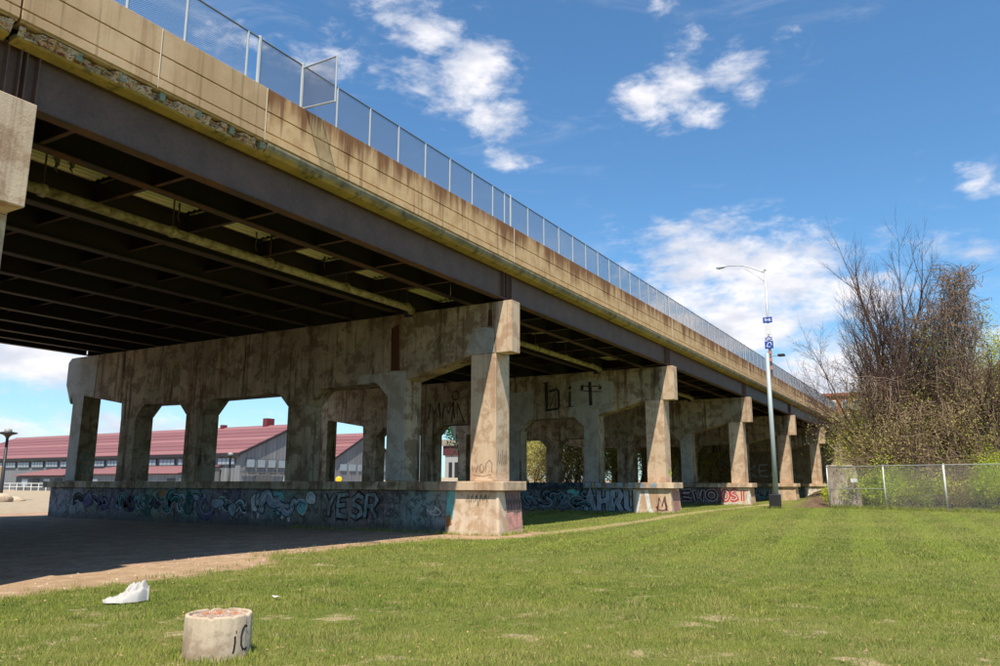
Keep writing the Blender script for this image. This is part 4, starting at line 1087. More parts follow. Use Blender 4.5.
def hang_vines(n, centre, rad, zr, drop, rnd):
    mb = MB()
    for i in range(n):
        a = rnd.uniform(0, 6.28); q = rad*math.sqrt(rnd.random())
        x, y = centre[0]+q*math.cos(a), centre[1]+q*math.sin(a); z = rnd.uniform(*zr); L = drop*rnd.uniform(.4, 1.2)
        dx, dy = rnd.gauss(0, .5), rnd.gauss(0, .5)
        if i % 3:
            L *= .4; e1, e2 = rnd.gauss(0, .7), rnd.gauss(0, .7)
            pts = [Vector((x+e1*math.sin(4*t)+rnd.gauss(0, .12), y+e2*math.sin(3.3*t+1)+rnd.gauss(0, .12), z-L*t+.5*math.sin(3*t)+rnd.gauss(0, .1))) for t in (0, .2, .4, .6, .8, 1)]
            mb.tube(pts, [.020, .018, .016, .014, .012, .006], 3, cap=False)
        else:
            pts = [Vector((x+dx*t*t+rnd.gauss(0, .09), y+dy*t*t+rnd.gauss(0, .09), z-L*t)) for t in (0, .2, .45, .7, 1)]
            mb.tube(pts, [.022, .02, .018, .014, .008], 3, cap=False)
    return mb

def bare_tree(loc, label, height, seed, leaders, o, leaf=None, group=None, vines=None, trunk_r=.32, fork=.22, name='bare_tree'):
    rnd = random.Random(seed); z0 = gz(loc[0], loc[1])-.2
    t = thing(name, (loc[0], loc[1], z0), label, 'tree', group)
    mb = MB(); tips = []; base = Vector((loc[0], loc[1], z0))
    pts = [base, base+Vector((rnd.uniform(-.1, .1), rnd.uniform(-.1, .1), height*fork*.5)), base+Vector((rnd.uniform(-.25, .25), rnd.uniform(-.25, .25), height*fork))]
    mb.tube(pts, [trunk_r*1.25, trunk_r, trunk_r*.85], 9, cap=False)
    mb.build('trunk', BARK, t, smooth=True, fix=False)
    mb = MB()
    for (dx, dy, L, rr) in leaders:
        grow(mb, pts[-1]-Vector((0, 0, .3)), Vector((dx, dy, 1)), height*L, trunk_r*rr, o['depth'], rnd, o, tips)
    mb.build('crown', TWIG if trunk_r < .2 else BARK, t, fix=False)
    if leaf: leaves(tips, leaf[0], leaf[1], leaf[2], rnd).build('foliage', leaf[3], t, fix=False)
    if vines:
        for (c, rad, zr, drop, n) in vines: hang_vines(n, c, rad, zr, drop, rnd).build('vine', VINE, t, fix=False)
    return t
OB = dict(wig=.13, up=.09, tipup=.05, kids=[0, 4, 5, 5, 5], start=.22, ang=(22, 55), depth=4)
OBV = dict(wig=.10, up=.14, tipup=.08, kids=[0, 4, 5, 5, 5], start=.25, ang=(18, 42), depth=4)
OB3 = dict(wig=.16, up=.06, tipup=.02, kids=[0, 4, 4, 5, 5], start=.2, ang=(25, 65), depth=3)
def at_px(x, depth):
    """a place on the ground in the direction az (degrees) from where the photo was taken"""
    return (depth*math.cos(R(x)), depth*math.sin(R(x)))
def AZ(px): # picture column near the horizon -> azimuth
    return math.degrees(math.atan((500-px)/789.2))+30.4955
gT = 'trees behind the wire fence'
a = at_px(AZ(905), 64)
bare_tree(a, 'tallest bare tree behind the wire fence, its fan of leaders rising from one dark trunk', 15.9, 5, [(-.02, .26, .44, .62), (.1, .12, .50, .7), (0, -.02, .56, .8), (-.1, -.12, .50, .6), (.05, .36, .40, .5), (0, .62, .30, .5)], OBV, group=gT, trunk_r=.38,
          vines=[((a[0], a[1]-1.3), 1.3, (11.5, 14), 3.0, 160), ((a[0]+1, a[1]+1.5), 2.2, (8, 11), 4.5, 160)])
a2 = at_px(AZ(944), 62)
bare_tree(a2, 'leaning bare tree with a thick cap of dead vines at its top', 13.4, 12, [(.0, -.16, .50, .8), (.1, -.04, .46, .6), (-.1, -.34, .36, .5), (0, .22, .36, .5)], OB, group=gT, trunk_r=.33,
          vines=[((a2[0], a2[1]-1.9), 1.0, (14.6, 16.8), 3.0, 240), ((a2[0], a2[1]-1.7), 1.6, (11.8, 14.8), 3.4, 380), ((a2[0], a2[1]-1.0), 1.7, (10, 14), 4.5, 260), ((a2[0], a2[1]-3.6), 2.4, (7, 10), 4, 180)])
a3 = at_px(AZ(884), 60)
bare_tree(a3, 'smaller bare tree arching towards the end of the viaduct', 11.5, 21, [(0, .50, .50, .7), (.1, .2, .5, .7), (0, -.3, .4, .6), (0, .8, .42, .5)], OB, group=gT, trunk_r=.22,
          vines=[((a3[0], a3[1]-.3), 1.5, (6, 9), 3.5, 200)])
a4 = at_px(AZ(992), 60)
bare_tree(a4, 'bare tree cut by the photo\'s right edge behind the wire fence', 11, 33, [(0, .3, .45, .7), (.1, -.1, .5, .7), (0, -.4, .4, .6), (0, .6, .35, .5)], OB, group=gT, trunk_r=.28,
          vines=[((a4[0], a4[1]+.5), 2.2, (6, 10), 4, 200)])
# lower, budding trees and thicket
kinds = [(880, 66, 6.5, LEAFY, 3000, 'first budding tree beside the stone abutment, low and yellow green'), (890, 70, 9.5, LEAFT, 2600, 'tan budding tree between the arching tree and the tallest tree'),
         (893, 59, 7.0, LEAFT, 2400, 'low tangled tree in front of the tallest trunk'), (918, 68, 9.5, LEAFY, 3000, 'yellow green tree just past the tallest trunk'),
         (935, 58, 7.5, LEAFT, 2000, 'brown tangled tree before the leaning trunk'), (958, 67, 11.5, LEAFY, 4200, 'tall yellow green tree under the vine capped crown'),
         (975, 59, 7.5, LEAFT, 2200, 'pinkish brown thicket tree behind the fence'), (1002, 68, 11.5, LEAFY, 4600, 'leafy yellow green tree at the photo\'s right edge'),
         (1040, 64, 11, LEAFY, 2500, 'leafy tree beyond the photo\'s right edge'), (864, 98, 11.0, LEAFY, 1500, 'small green tree before the red brick building')]
for i, (px, dp, h, lf, n, lab) in enumerate(kinds):
    a = at_px(AZ(px), dp); rnd = random.Random(100+i)
    bare_tree(a, lab, h, 50+i, [(rnd.uniform(-.4, .4), rnd.uniform(-.5, .5), .5, .7) for q in range(4)], OB3, leaf=(int(n*(6.0 if lf is LEAFY else 1.8)), .07, .5, lf), group=gT, trunk_r=.12, fork=.14, name='budding_tree',
              vines=[(a, 1.9, (h*.4, h*.95), h*.4, 230)])
SH = [(864, 58.5, 1.8, LEAFB), (873, 56.5, 3.4, LEAFB), (884, 57, 2.8, LEAFB), (902, 58, 2.4, LEAFT), (915, 57, 2.9, LEAFB), (932, 58, 2.5, LEAFT), (952, 57, 2.3, LEAFT), (968, 57.5, 2.6, LEAFY), (986, 56.5, 3.4, LEAFB), (1003, 57, 3.8, LEAFB), (1030, 57, 3, LEAFB)]
SL = ['against the concrete wall end', 'fullest, left of the bright pair', 'right of the fullest one', 'sparse and tan below the tallest tree', 'between the two great trunks', 'dry, before the leaning tree', 'dry and low, past the leaning tree', 'yellowish, near the wire fence', 'bright, close to the photo\'s right edge', 'largest bright one, cut by the right edge', 'beyond the right edge']
for i, (px, dp, h, lf) in enumerate(SH):
    a = at_px(AZ(px), dp); rnd = random.Random(300+i); z0 = gz(*a)-.1
    t = thing('shrub', (a[0], a[1], z0), 'leafy shrub behind the wire fence, '+SL[i], 'shrub', 'shrubs behind the wire fence')
    mb = MB(); tips = []
    for q in range(11):
        grow(mb, Vector((a[0]+rnd.gauss(0, .5), a[1]+rnd.gauss(0, .9), z0)), Vector((rnd.gauss(0, .35), rnd.gauss(0, .45), 1)), h*rnd.uniform(.4, .62), .025, 2, rnd, dict(wig=.2, up=.08, tipup=.0, kids=[0, 4, 4], start=.15, ang=(25, 60)), tips)
    mb.build('stem', TWIG, t, fix=False)
    leaves(tips, 8000 if lf is LEAFB else 4000, .06, .2, rnd).build('foliage', lf, t, fix=False)
# woods beyond the viaduct's far side
OW = dict(wig=.16, up=.08, tipup=.02, kids=[0, 5, 4, 5], start=.12, ang=(25, 60), depth=3)
rnd = random.Random(9)
WL = [(586, 92), (560, 88), (548, 96), (572, 84), (600, 98), (535, 90), (618, 92), (640, 96), (665, 100), (690, 104), (520, 100), (505, 108), (715, 110)]
for i, (px, dp) in enumerate(WL):
    a = at_px(AZ(px), dp)
    bare_tree(a, 'tan budding tree on the bank seen through the bays, '+['sixth', 'third', 'second', 'fourth', 'seventh', 'first', 'eighth', 'ninth', 'tenth', 'eleventh', 'outermost', 'farthest', 'last'][i]+' along the bank', rnd.uniform(8, 11), 80+i, [(rnd.uniform(-.5, .5), rnd.uniform(-.5, .5), .5, .7) for q in range(4)], OW,
              leaf=(4500, .12, .6, LEAFT if i % 2 else LEAFY), group='trees on the far bank', trunk_r=.14, fork=.1, name='bank_tree')
# a distant wood closing the view behind the nearer trees
mb = MB(); rnd = random.Random(17)
for i in range(26000):
    px = rnd.uniform(868, 1120); dp = rnd.uniform(74, 110); a = at_px(AZ(px), dp)
    h = 6.5+2.5*noise.noise(Vector((px*.03, 0, 0)))+1.0*noise.noise(Vector((px*.15, 4, 0))); z = gz(*a)+h*(1-rnd.random()**1.5)
    c = Vector((a[0], a[1], z)); u = Vector((rnd.gauss(0, 1), rnd.gauss(0, 1), rnd.gauss(0, 1))).normalized(); b = u.cross(Vector((rnd.gauss(0, 1), rnd.gauss(0, 1), rnd.gauss(0, 1)))).normalized(); k = rnd.uniform(.06, .20)
    mb.quad(c-u*k, c+b*k*.7, c+u*k, c-b*k*.7)
tag(mb.build('distant_wood', LEAFY, fix=False), 'yellow green wood closing the view behind the thicket', 'woods', kind='stuff')
mb = MB()
for i in range(4200):
    px = rnd.uniform(862, 1110); dp = rnd.uniform(56, 64); a = at_px(AZ(px), dp); z = gz(*a)+rnd.uniform(0, 3.2)
    L = rnd.uniform(.6, 2.4); d = Vector((rnd.gauss(0, .5), rnd.gauss(0, 1), rnd.gauss(.4, .6))).normalized(); c = Vector((a[0], a[1], z))
    mb.tube([c, c+d*L*.5+Vector((0, 0, .12)), c+d*L+Vector((0, 0, -.15))], [.014, .012, .006], 3, cap=False)
tag(mb.build('brambles', VINE, fix=False), 'tangle of dry brambles filling the ground behind the wire fence', 'brambles', kind='stuff')

# ------------------------------------------------------------------ wire fence on the ground
GF = thing('chain_link_fence', (51, 3, .2), 'chain link fence on white steel posts beside the lawn', 'fence')
fp = [(53.6, 7.45), (51.3, 4.05), (49.9, .92), (48.9, -2.3), (47.9, -5.5), (46.9, -8.7)]
FH = 2.55
for i, (x, y) in enumerate(fp):
    z = gz(x, y)
    MB().tube([(x, y, z-.1), (x, y, z+FH)], .036 if i != 2 else .05, 8).build('post', flat('pale_fence_post%d' % i, (.56, .56, .54), .6, .3) if i else GALV, GF, smooth=True)
    MB().lathe([(0, z+FH+.05), (.06, z+FH+.02), (.06, z+FH-.01)], x, y, 8).build('post_cap', GALV, GF)
for i in range(len(fp)-1):
    (x0, y0), (x1, y1) = fp[i], fp[i+1]; z0, z1 = gz(x0, y0), gz(x1, y1); L = math.hypot(x1-x0, y1-y0)
    me = chainlink(L, FH-.08, .11, .0024).mesh('wire_mesh'); me.materials.append(WIRE)
    o = meshobj('wire_mesh', me, GF, (x0, y0, (z0+z1)/2+.04)); o.rotation_euler = (0, 0, math.atan2(y1-y0, x1-x0))
    MB().tube([(x0, y0, z0+FH-.02), (x1, y1, z1+FH-.02)], .022, 6).build('top_rail', GALV, GF)
MB().tube([(53.6, 7.45, gz(53.6, 7.45)+1.2), (51.3, 4.05, gz(51.3, 4.05)+1.2)], .02, 6).build('middle_rail', GALV, GF)
mb = MB().box(52.55, 52.58, 5.62, 5.98, 1.78, 2.0)
o = mb.build('notice_plate', WHITE, bevel=.005); tag(o, 'small white notice plate hung on the wire fence', 'sign')

# concrete wall end behind the fence
t = thing('concrete_wall', (55, 6.5, 0), 'weathered grey concrete wall end standing behind the wire fence', 'wall')
WALLC = concrete('weathered_wall_concrete', (.52, .43, .35), (.40, .33, .26), (.20, .15, .10), 1.0, False, .45)
MB().extx([(5.7, 0), (7.55, 0), (7.62, 2.75), (6.9, 2.78), (5.95, 2.72), (5.85, 1.9), (5.72, 1.3)], 55.0, 55.35).build('wall_face', WALLC, t, bevel=.03)
MB().box(54.95, 55.4, 6.1, 7.66, 2.785, 2.88).build('coping', WALLC, t, bevel=.02)

# ------------------------------------------------------------------ abutment, end wall and building over it
AB = thing('stone_abutment', (106.2, 12, 0), 'pale stone abutment wall holding the far end of the viaduct', 'abutment')
STN = concrete('pale_abutment_stone', (.42, .34, .25), (.33, .26, .19), (.20, .15, .10), .7, False, .5)
rnd = random.Random(2)
MB().box(106.35, 112, 9.4, 38.4, -.5, 8.88).build('wall_core', STN, AB)
MB().extx([(3.0, -.5), (9.39, -.5), (9.39, 8.4), (7.5, 6.6), (5.0, 5.2), (3.0, 4.2)], 106.4, 108).build('wing_wall', STN, AB)
meshes = {}
row = 0; z = .2
while z < 8.6:
    hh = .62; y = 3.2 + (.6 if row % 2 else 0)
    while y < 15.2:
        ww = 1.25; top = 8.7 if y > 9.4 else 4.1+(y-3)*.66
        if z+hh < top and y+ww < 15.4:
            key = (rnd.randrange(4))
            if key not in meshes:
                d = .04+.05*key; mbx = MB().box(-d, .12, 0, ww-.05, 0, hh-.05); meshes[key] = mbx.mesh('stone_block'); meshes[key].materials.append(STN)
            meshobj('stone_block', meshes[key], AB, (106.34, y, z))
        y += ww
    z += hh; row += 1
MB().box(106.0, 125, 8.9, 12.7, 8.6, 9.0).build('coping', STN, AB, bevel=.03)
MB().box(106.0, 160, 12.8, 13.15, 9.0, 10.4).build('parapet', STN, AB, bevel=.02)
t = thing('conduit_pipe', (104.5, 12.5, 0), 'thin pale standpipe in front of the abutment with angled braces', 'pipe')
MB().tube([(100.5, 12.35, .2), (100.5, 12.35, 8.6)], .11, 8).build('pipe', flat('pale_pipe', (.42, .36, .28), .7, .3), t)
for a, b in (((100.5, 12.35, 5.2), (102.0, 14.6, 4.0)), ((100.5, 12.35, 5.2), (99.5, 13.8, 6.6)), ((100.5, 12.35, 2.6), (103, 14.5, 2.6))): MB().tube([a, b], .07, 6).build('brace', MATS['pale_pipe'], t)
BB = thing('brick_building', (150, 18, 0), 'red brick building with balconies rising beyond the end of the viaduct', 'building')
MB().box(150, 165, 13.8, 20.5, 0, 17.2).build('wall', BRICK, BB)
MB().box(149.7, 165.3, 13.6, 20.8, 17.2, 17.7).build('cornice', BRICK, BB)
for zf in (9.6, 12.2, 14.8):
    for yy in (14.4, 16.4, 18.4):
        wn = MB().box(149.9, 150.02, yy, yy+1.1, zf, zf+1.6).build('window', WHITE, BB); MB().box(149.86, 149.905, yy+.12, yy+.98, zf+.12, zf+1.48).build('pane', GLASSW, wn)
    MB().box(148.9, 150, 14.0, 16.0, zf-.3, zf-.1).build('balcony', WHITE, BB); MB().box(148.9, 148.96, 14.0, 16.0, zf-.1, zf+.8).build('balcony_rail', GALV, BB)
BG = thing('distant_house', (150, 99, 0), 'distant pale building with dark red band seen past the sunlit end column', 'building')
MB().box(150, 170, 94, 103, 0, 8.0).build('wall', flat('dull_grey_wall', (.36, .36, .35), .8, .3), BG); MB().box(149.8, 170, 93.5, 103.5, 8.0, 10.2).build('roof_band', flat('maroon_band', (.10, .03, .035), .7, .3), BG)
MB().box(149.5, 170, 93, 104, 10.2, 11.6).build('parapet', flat('grey_tan_band', (.32, .27, .22), .8, .3), BG)
for q in range(5): MB().box(149.9, 150.01, 94.6+q*1.6, 95.5+q*1.6, 2.2, 6.4).build('window', BLACK, BG)
a = at_px(AZ(460), 160)
OG = dict(wig=.16, up=.08, tipup=.02, kids=[0, 4, 4, 5], start=.15, ang=(25, 60), depth=3)
bare_tree(a, 'green tree rising over the distant pale building', 17, 61, [(.3, .3, .4, .7), (-.3, -.2, .4, .7), (.1, -.4, .4, .6)], OG, leaf=(4000, .35, .9, leafm('fresh_green_leaves', (.03, .20, .075), (.05, .14, .05))), trunk_r=.2, fork=.3, name='green_tree')

# ------------------------------------------------------------------ poles
PO = thing('utility_pole', (50.1, 9.95, .2), 'tall slim grey steel pole with a black box at its foot, before the viaduct', 'pole')
MB().tube([(50.1, 9.95, .15), (50.1, 9.95, 9.75)], [.155, .125], 14).build('shaft', flat('blue_grey_pole', (.34, .40, .42), .5, .4, .1, .1, 2, 0), PO, smooth=True)
MB().box(49.85, 50.3, 9.7, 10.35, .1, 1.05).build('base_box', BLACK, PO, bevel=.04)
MB().tube([(50.1, 9.95, 9.55), (50.4, 9.3, 9.62)], .03, 6).build('bracket', GALVD, PO)
MB().box(50.2, 50.6, 8.95, 9.35, 9.55, 9.68).build('sensor_head', BLACK, PO, bevel=.02)
LP = thing('street_lamp', (66.5, 12.97, 10.4), 'tall street lamp on the viaduct with a curved arm and blue and white signs', 'street lamp')
LPX = 66.5
MB().tube([(LPX, 12.97, 10.4), (LPX, 12.95, 19.6)], [.13, .075], 12).build('pole', GALV, LP, smooth=True)
MB().lathe([(0, 19.72), (.10, 19.66), (.11, 19.56), (.09, 19.5)], LPX, 12.95, 10).build('pole_cap', GALV, LP)
pts = [(LPX, 12.97+s_, 19.35+.95*math.sin(min(1, s_/2.6)*math.pi/2)+.02*s_) for s_ in (0, .4, .9, 1.5, 2.1, 2.7, 3.3)]
MB().tube(pts, [.05, .05, .048, .045, .042, .04, .036], 8).build('arm', GALV, LP, smooth=True)
MB().tube([(LPX, 12.97, 18.5), (LPX, 13.6, 19.15), (LPX, 14.6, 19.95)], .025, 6).build('brace', GALV, LP, smooth=True)
mb = MB().tube([(LPX, 16.2, 20.38), (LPX, 16.45, 20.38), (LPX, 16.85, 20.36), (LPX, 17.05, 20.35)], [.06, .16, .18, .09], 10); mb.build('lamp_head', WHITE, LP, smooth=True)
def pole_sign(z0, z1, w_, mat, extra=None):
    s_ = MB().box(LPX-.20, LPX-.17, 12.96-w_/2, 12.96+w_/2, z0, z1).build('sign_plate', mat, LP, bevel=.01)
    if extra:
        mb = MB(); fn = lambda s2, h, z: (LPX-.204-z, 12.96-s2, h)
        for i, st_ in enumerate(extra): stroke(mb, [(a, z0+(z1-z0)*b) for a, b in st_], .055, fn, i*.0006)
        mb.build('sign_mark', WHITE if mat is BLUE else BLUE, s_, fix=False)
pole_sign(14.95, 15.45, .75, BLUE, [[(-.2, .3), (-.2, .75), (0, .5), (-.2, .35)], [(.1, .3), (.1, .75)], [(.1, .7), (.25, .6), (.1, .5), (.26, .3)]])
pole_sign(13.95, 14.9, .55, WHITE)
pole_sign(13.45, 13.9, .62, WHITE, [[(-.25, .2), (0, .9), (.25, .2)], [(-.3, .5), (.3, .5)], [(-.3, .15), (.3, .15)]])
pole_sign(12.75, 13.4, .68, BLUE, [[(-.2, .3), (-.05, .8), (.15, .8), (.2, .45)], [(-.2, .3), (.1, .25)]])
for z in (11.0, 11.7, 12.3): MB().tube([(LPX, 12.96, z), (LPX, 12.96, z+.28)], .145, 10).build('tape_band', REDST, LP)

# ------------------------------------------------------------------ concrete ring on the lawn
CX, CY = 5.47, 6.40
t = thing('concrete_cylinder', (CX, CY, 0), 'short round concrete footing filled with rubble on the near lawn', 'footing')
zt = .405
CYL = concrete('pale_cylinder_concrete', (.50, .41, .30), (.43, .35, .26), (.30, .22, .15), .55, False, .6, .12, 0, .2)
ring_ = MB().lathe([(.318, -.05), (.317, .05), (.313, zt-.02), (.308, zt-.003), (.300, zt+.002), (.278, zt), (.272, zt-.01), (.270, zt-.05)], CX, CY, 96).build('ring', CYL, t, smooth=True)
for v_ in ring_.data.vertices:
    q = v_.co; a_ = math.atan2(q.y, q.x)
    k_ = 1 + .006*noise.noise(Vector((a_*2, q.z*4, 0)))
    if q.z > .38:
        c_ = max(0, noise.noise(Vector((math.cos(a_)*6, math.sin(a_)*6, 2)))-.22); v_.co.z -= c_*.05; k_ -= c_*.06
    v_.co.x *= k_; v_.co.y *= k_
def rub(n, b):
    p = n.pos(); v = n.noise(p, 40, 5, .75, .5)
    bump(n, b, v, 1, .03)
    return n.ramp(v, [(.3, (.16, .10, .075)), (.45, (.40, .27, .20)), (.55, (.52, .40, .33)), (.7, (.62, .56, .50))])
RB = material('broken_fill', rub, .95, .1)
MB().lathe([(0, zt-.025), (.15, zt-.02), (.272, zt-.028)], CX, CY, 40).build('fill', RB, t)
rnd = random.Random(8); mb = MB()
for i in range(520):
    a = rnd.uniform(0, 6.28); q = .262*math.sqrt(rnd.random()); x, y = CX+q*math.cos(a), CY+q*math.sin(a); r = rnd.uniform(.005, .019); i0 = len(mb.v)
    for (aa, bb, cc) in ((1, 0, 0), (-1, 0, 0), (0, 1, 0), (0, -1, 0), (0, 0, 1)):
        mb.v.append((x+aa*r*rnd.uniform(.6, 1.4), y+bb*r*rnd.uniform(.6, 1.4), zt-.036+cc*r*rnd.uniform(.7, 1.5)))
    mb.f += [(i0, i0+2, i0+4), (i0+2, i0+1, i0+4), (i0+1, i0+3, i0+4), (i0+3, i0, i0+4)]
o = mb.build('rubble', flat('rubble_bits', (.50, .38, .30), .95, .1, 0, .6, 45, .2), t); o['kind'] = 'stuff'
for (dx, dy, r) in ((.05, .06, .055), (-.04, .13, .04), (.13, -.08, .04)):
    MB().tube([(CX+dx-r, CY+dy, zt-.022), (CX+dx-r*.6, CY+dy+.005, zt-.02), (CX+dx+r*.5, CY+dy+.012, zt-.018), (CX+dx+r, CY+dy-.01, zt-.022)], [r*.25, r*.5, r*.42, r*.2], 5).build('brick_lump', flat('orange_brick_lump%d' % len(MATS), (.46, .20, .11), .9, .1, 0, .3, 30, .3), t)
# painted characters on the ring
toc = math.atan2(-CY, -CX)   # direction towards the viewer
def oncyl(s_, h, z):
    a = toc + s_/.36; return (CX+(.317+z)*math.cos(a), CY+(.317+z)*math.sin(a), h)
mb = MB(); stroke(mb, [(.185, .225), (.188, .17), (.180, .10), (.170, .07)], .022, oncyl, .001); stroke(mb, [(.195, .275), (.200, .250)], .012, oncyl, .001); mb.build('painted_letter', P_BLACK, t, fix=False)
mb = MB(); stroke(mb, [(.355, .29), (.32, .305), (.285, .28), (.265, .22), (.268, .14), (.295, .095), (.335, .085), (.365, .10)], .022, oncyl, .001); mb.build('painted_letter', P_BLACK, t, fix=False)
mb = MB(); stroke(mb, [(.318, .395), (.318, .2), (.316, .03)], .007, oncyl, .0005); mb.build('chalk_line', P_WHITE, t, fix=False)

# crumpled white cloth
def cloth():
    c = Vector((7.12, 10.25, 0)); sidev = Vector((math.sin(R(55)), -math.cos(R(55)), 0)); fw = Vector((math.cos(R(55)), math.sin(R(55)), 0))
    v = []; f = []; nu, nv = 56, 26
    for i in range(nu+1):
        s_ = i/nu
        wd = .03+.15*math.sin(math.pi*min(1, s_*1.05))**.7
        ht = .025+.14*sm(.25, .72, s_)*(1-.5*sm(.88, 1, s_))+.03*sm(0, .1, s_)
        if s_ > .8: ht += .05*sm(.8, .86, s_)*(1-sm(.93, 1, s_))
        for j in range(nv+1):
            t_ = j/nv*2-1
            cr = .075*(.5-abs(noise.noise(Vector((s_*6, t_*2.6, 1)))*2.2))+.03*(.4-abs(noise.noise(Vector((s_*13+t_*3, t_*4-s_*5, 6)))*2))+.014*noise.noise(Vector((s_*17, t_*6, 4)))
            h = ht*max(0, 1-t_*t_)**.6 + cr*(1-abs(t_))*(.4+1.2*sm(.2, .6, s_))+.004
            q = c + sidev*((s_-.5)*.58) + fw*(t_*wd + .03*noise.noise(Vector((s_*6, 0, 9))))
            v.append((q.x, q.y, gz(q.x, q.y)+max(.006, h+.02)))
    for i in range(nu):
        for j in range(nv): f.append((i*(nv+1)+j, (i+1)*(nv+1)+j, (i+1)*(nv+1)+j+1, i*(nv+1)+j+1))
    mb = MB(); mb.v = v; mb.f = f
    o = mb.build('crumpled_cloth', BLANKET, smooth=True); tag(o, 'crumpled white cloth lying on the grass by the dirt strip', 'cloth')
cloth()
mb = MB(); rnd = random.Random(6)
for (x, y) in ((8.3, 8.6), (7.1, 7.9)):
    z = gz(x, y)+.06; mb = MB(); mb.quad((x, y, z), (x+.10, y-.03, z+.012), (x+.13, y+.05, z), (x+.02, y+.07, z+.02)); q = mb.build('paper_scrap', WHITE, fix=False)
    tag(q, 'small pale scrap of paper in the grass, '+{8.3: 'nearest the white cloth', 7.1: 'beside the round footing', 10.5: 'between cloth and dirt strip', 12.2: 'in the middle of the lawn', 9.3: 'nearest the viewer'}[x], 'litter', 'paper scraps on the lawn')

# ------------------------------------------------------------------ far left: sheds, lamp, truck, railing
def shed(x0, xr, x1, y0, y1, ze, zr, label, roof, lean=None):
    t = thing('shed_building', (x0, y0, 0), label, 'building', 'industrial sheds beyond the viaduct')
    wl = MB(); wl.exty([(x0+.3, 0), (x1-.3, 0), (x1-.3, ze-.1), (xr, zr-.2), (x0+.3, ze-.1)], y0+.4, y1-.4); wl.build('wall', WALLG, t)
    n = 7
    for i in range(n):   # courses of roof sheeting, each lapped over the one below
        a, b = i/n, (i+1)/n
        xa, za = x0-.4+(xr-x0+.4)*a, ze-.15+(zr-ze+.15)*a; xb, zb = x0-.4+(xr-x0+.4)*b, ze-.15+(zr-ze+.15)*b
        MB().exty([(xa, za+.14), (xb, zb+.02), (xb, zb+.16), (xa, za+.30)], y0, y1).build('roof_panel', roof if i % 3 else ROOF2, t)
    MB().exty([(xr, zr), (x1+.4, ze-.15), (x1+.4, ze+.05), (xr, zr+.2)], y0, y1).build('roof_panel', roof, t)
    MB().exty([(x0-.45, ze-.45), (xr, zr-.35), (xr, zr+.05), (x0-.45, ze)], y0-.15, y0+.05).build('barge_board', BLACK, t)
    MB().exty([(xr, zr-.35), (x1+.45, ze-.45), (x1+.45, ze), (xr, zr+.05)], y0-.15, y0+.05).build('barge_board', BLACK, t)
    MB().box(x0-.5, x0-.2, y0, y1, ze-.55, ze-.1).build('gutter', BLACK, t)
    return t
s1 = shed(99, 113.0, 123.5, 113, 215, 7.0, 13.0, 'long grey shed with a pink red roof and a gable end, nearest the viaduct', ROOF1)
y = 114.5
while y < 205:
    wn = MB().box(99.05, 99.29, y, y+4.6, 4.9, 6.2).build('window', WALLD, s1)
    for q in range(4): MB().box(98.98, 99.045, y+.15+q*1.12, y+1.1+q*1.12, 5.0, 6.1).build('pane', GLASSW, wn)
    y += 5.6
for q in range(8):
    wn = MB().box(100.6+q*2.6, 102.6+q*2.6, 113.2, 113.39, 4.4, 6.0).build('window', WALLD, s1); MB().box(100.75+q*2.6, 102.45+q*2.6, 113.1, 113.19, 4.5, 5.9).build('pane', GLASSW, wn)
MB().box(99.5, 123, 113.0, 113.2, 3.5, 3.75).build('trim_band', WALLD, s1)
for q in range(3): MB().box(103+q*7, 107+q*7, 113.05, 113.38, .0, 3.0).build('door', GALV if q == 1 else WALLD, s1)
ch = MB().tube([(105, 150, 9), (105, 150, 12.5)], .6, 8).build('vent_stack', BLACK, s1); MB().lathe([(0, 13.2), (.9, 12.9), (.9, 12.5), (.5, 12.3)], 105, 150, 10).build('cap', BLACK, ch)
MB().box(112.2, 114.2, 121, 122.2, 12.6, 14.6).build('vent_box', flat('dark_red_box', (.15, .03, .035), .8, .2), s1); MB().box(112.1, 113.3, 134, 134.8, 12.6, 13.7).build('vent_box', MATS['dark_red_box'], s1)
s2 = shed(123.7, 134, 144, 112.5, 200, 6.8, 12.4, 'second shed with pink red roof, seen in the gaps by the middle columns', ROOF1)
for q in range(6): MB().box(125.4+q*2.9, 127.4+q*2.9, 112.7, 112.89, 4.2, 5.6).build('window', GLASSW, s2)
for (x0, x1, y0, y1, z0, z1, lab) in ((90, 98.9, 118, 150, 3.2, 4.7, 'lower lean to building with pale pink roof seen through the middle bays'), (91, 98.9, 154, 172, 3.0, 4.4, 'small dark lean to with pink roof near the black lamp')):
    t = thing('lean_to', (x0, y0, 0), lab, 'building', 'lean to buildings against the long shed')
    MB().exty([(x0+.3, 0), (x1, 0), (x1, z1-.1), (x0+.3, z0-.1)], y0+.2, y1-.2).build('wall', WALLD if y0 > 150 else WALLG, t)
    for i in range(4):
        xa = x0-.3+(x1-x0+.3)*i/4; xb = x0-.3+(x1-x0+.3)*(i+1)/4; za = z0+(z1-z0)*i/4; zb = z0+(z1-z0)*(i+1)/4
        MB().exty([(xa, za), (xb, zb), (xb, zb+.14), (xa, za+.20)], y0, y1).build('roof_panel', ROOF2, t)
    for q in range(4): MB().box(x0+.2, x0+.29, y0+1.2+q*(y1-y0-2)/4, y0+1.2+q*(y1-y0-2)/4+2.2, .9, 2.4).build('window' if q % 2 else 'door', GLASSW if q % 2 else BLACK, t)
t = thing('round_sign', (60, 64, 0), 'yellow round sign seen over the ledge between the middle columns', 'sign')
ys_ = at_px(AZ(339), 70)
o = MB().lathe([(0, 0), (.22, .02), (.28, .08), (.22, .14), (0, .16)], 0, 0, 24)
me = o.mesh('disc'); me.materials.append(flat('yellow_disc', (.85, .55, .03), .5, .4)); BASE[t.name] = (ys_[0], ys_[1], 0); t.location = (ys_[0], ys_[1], 0)
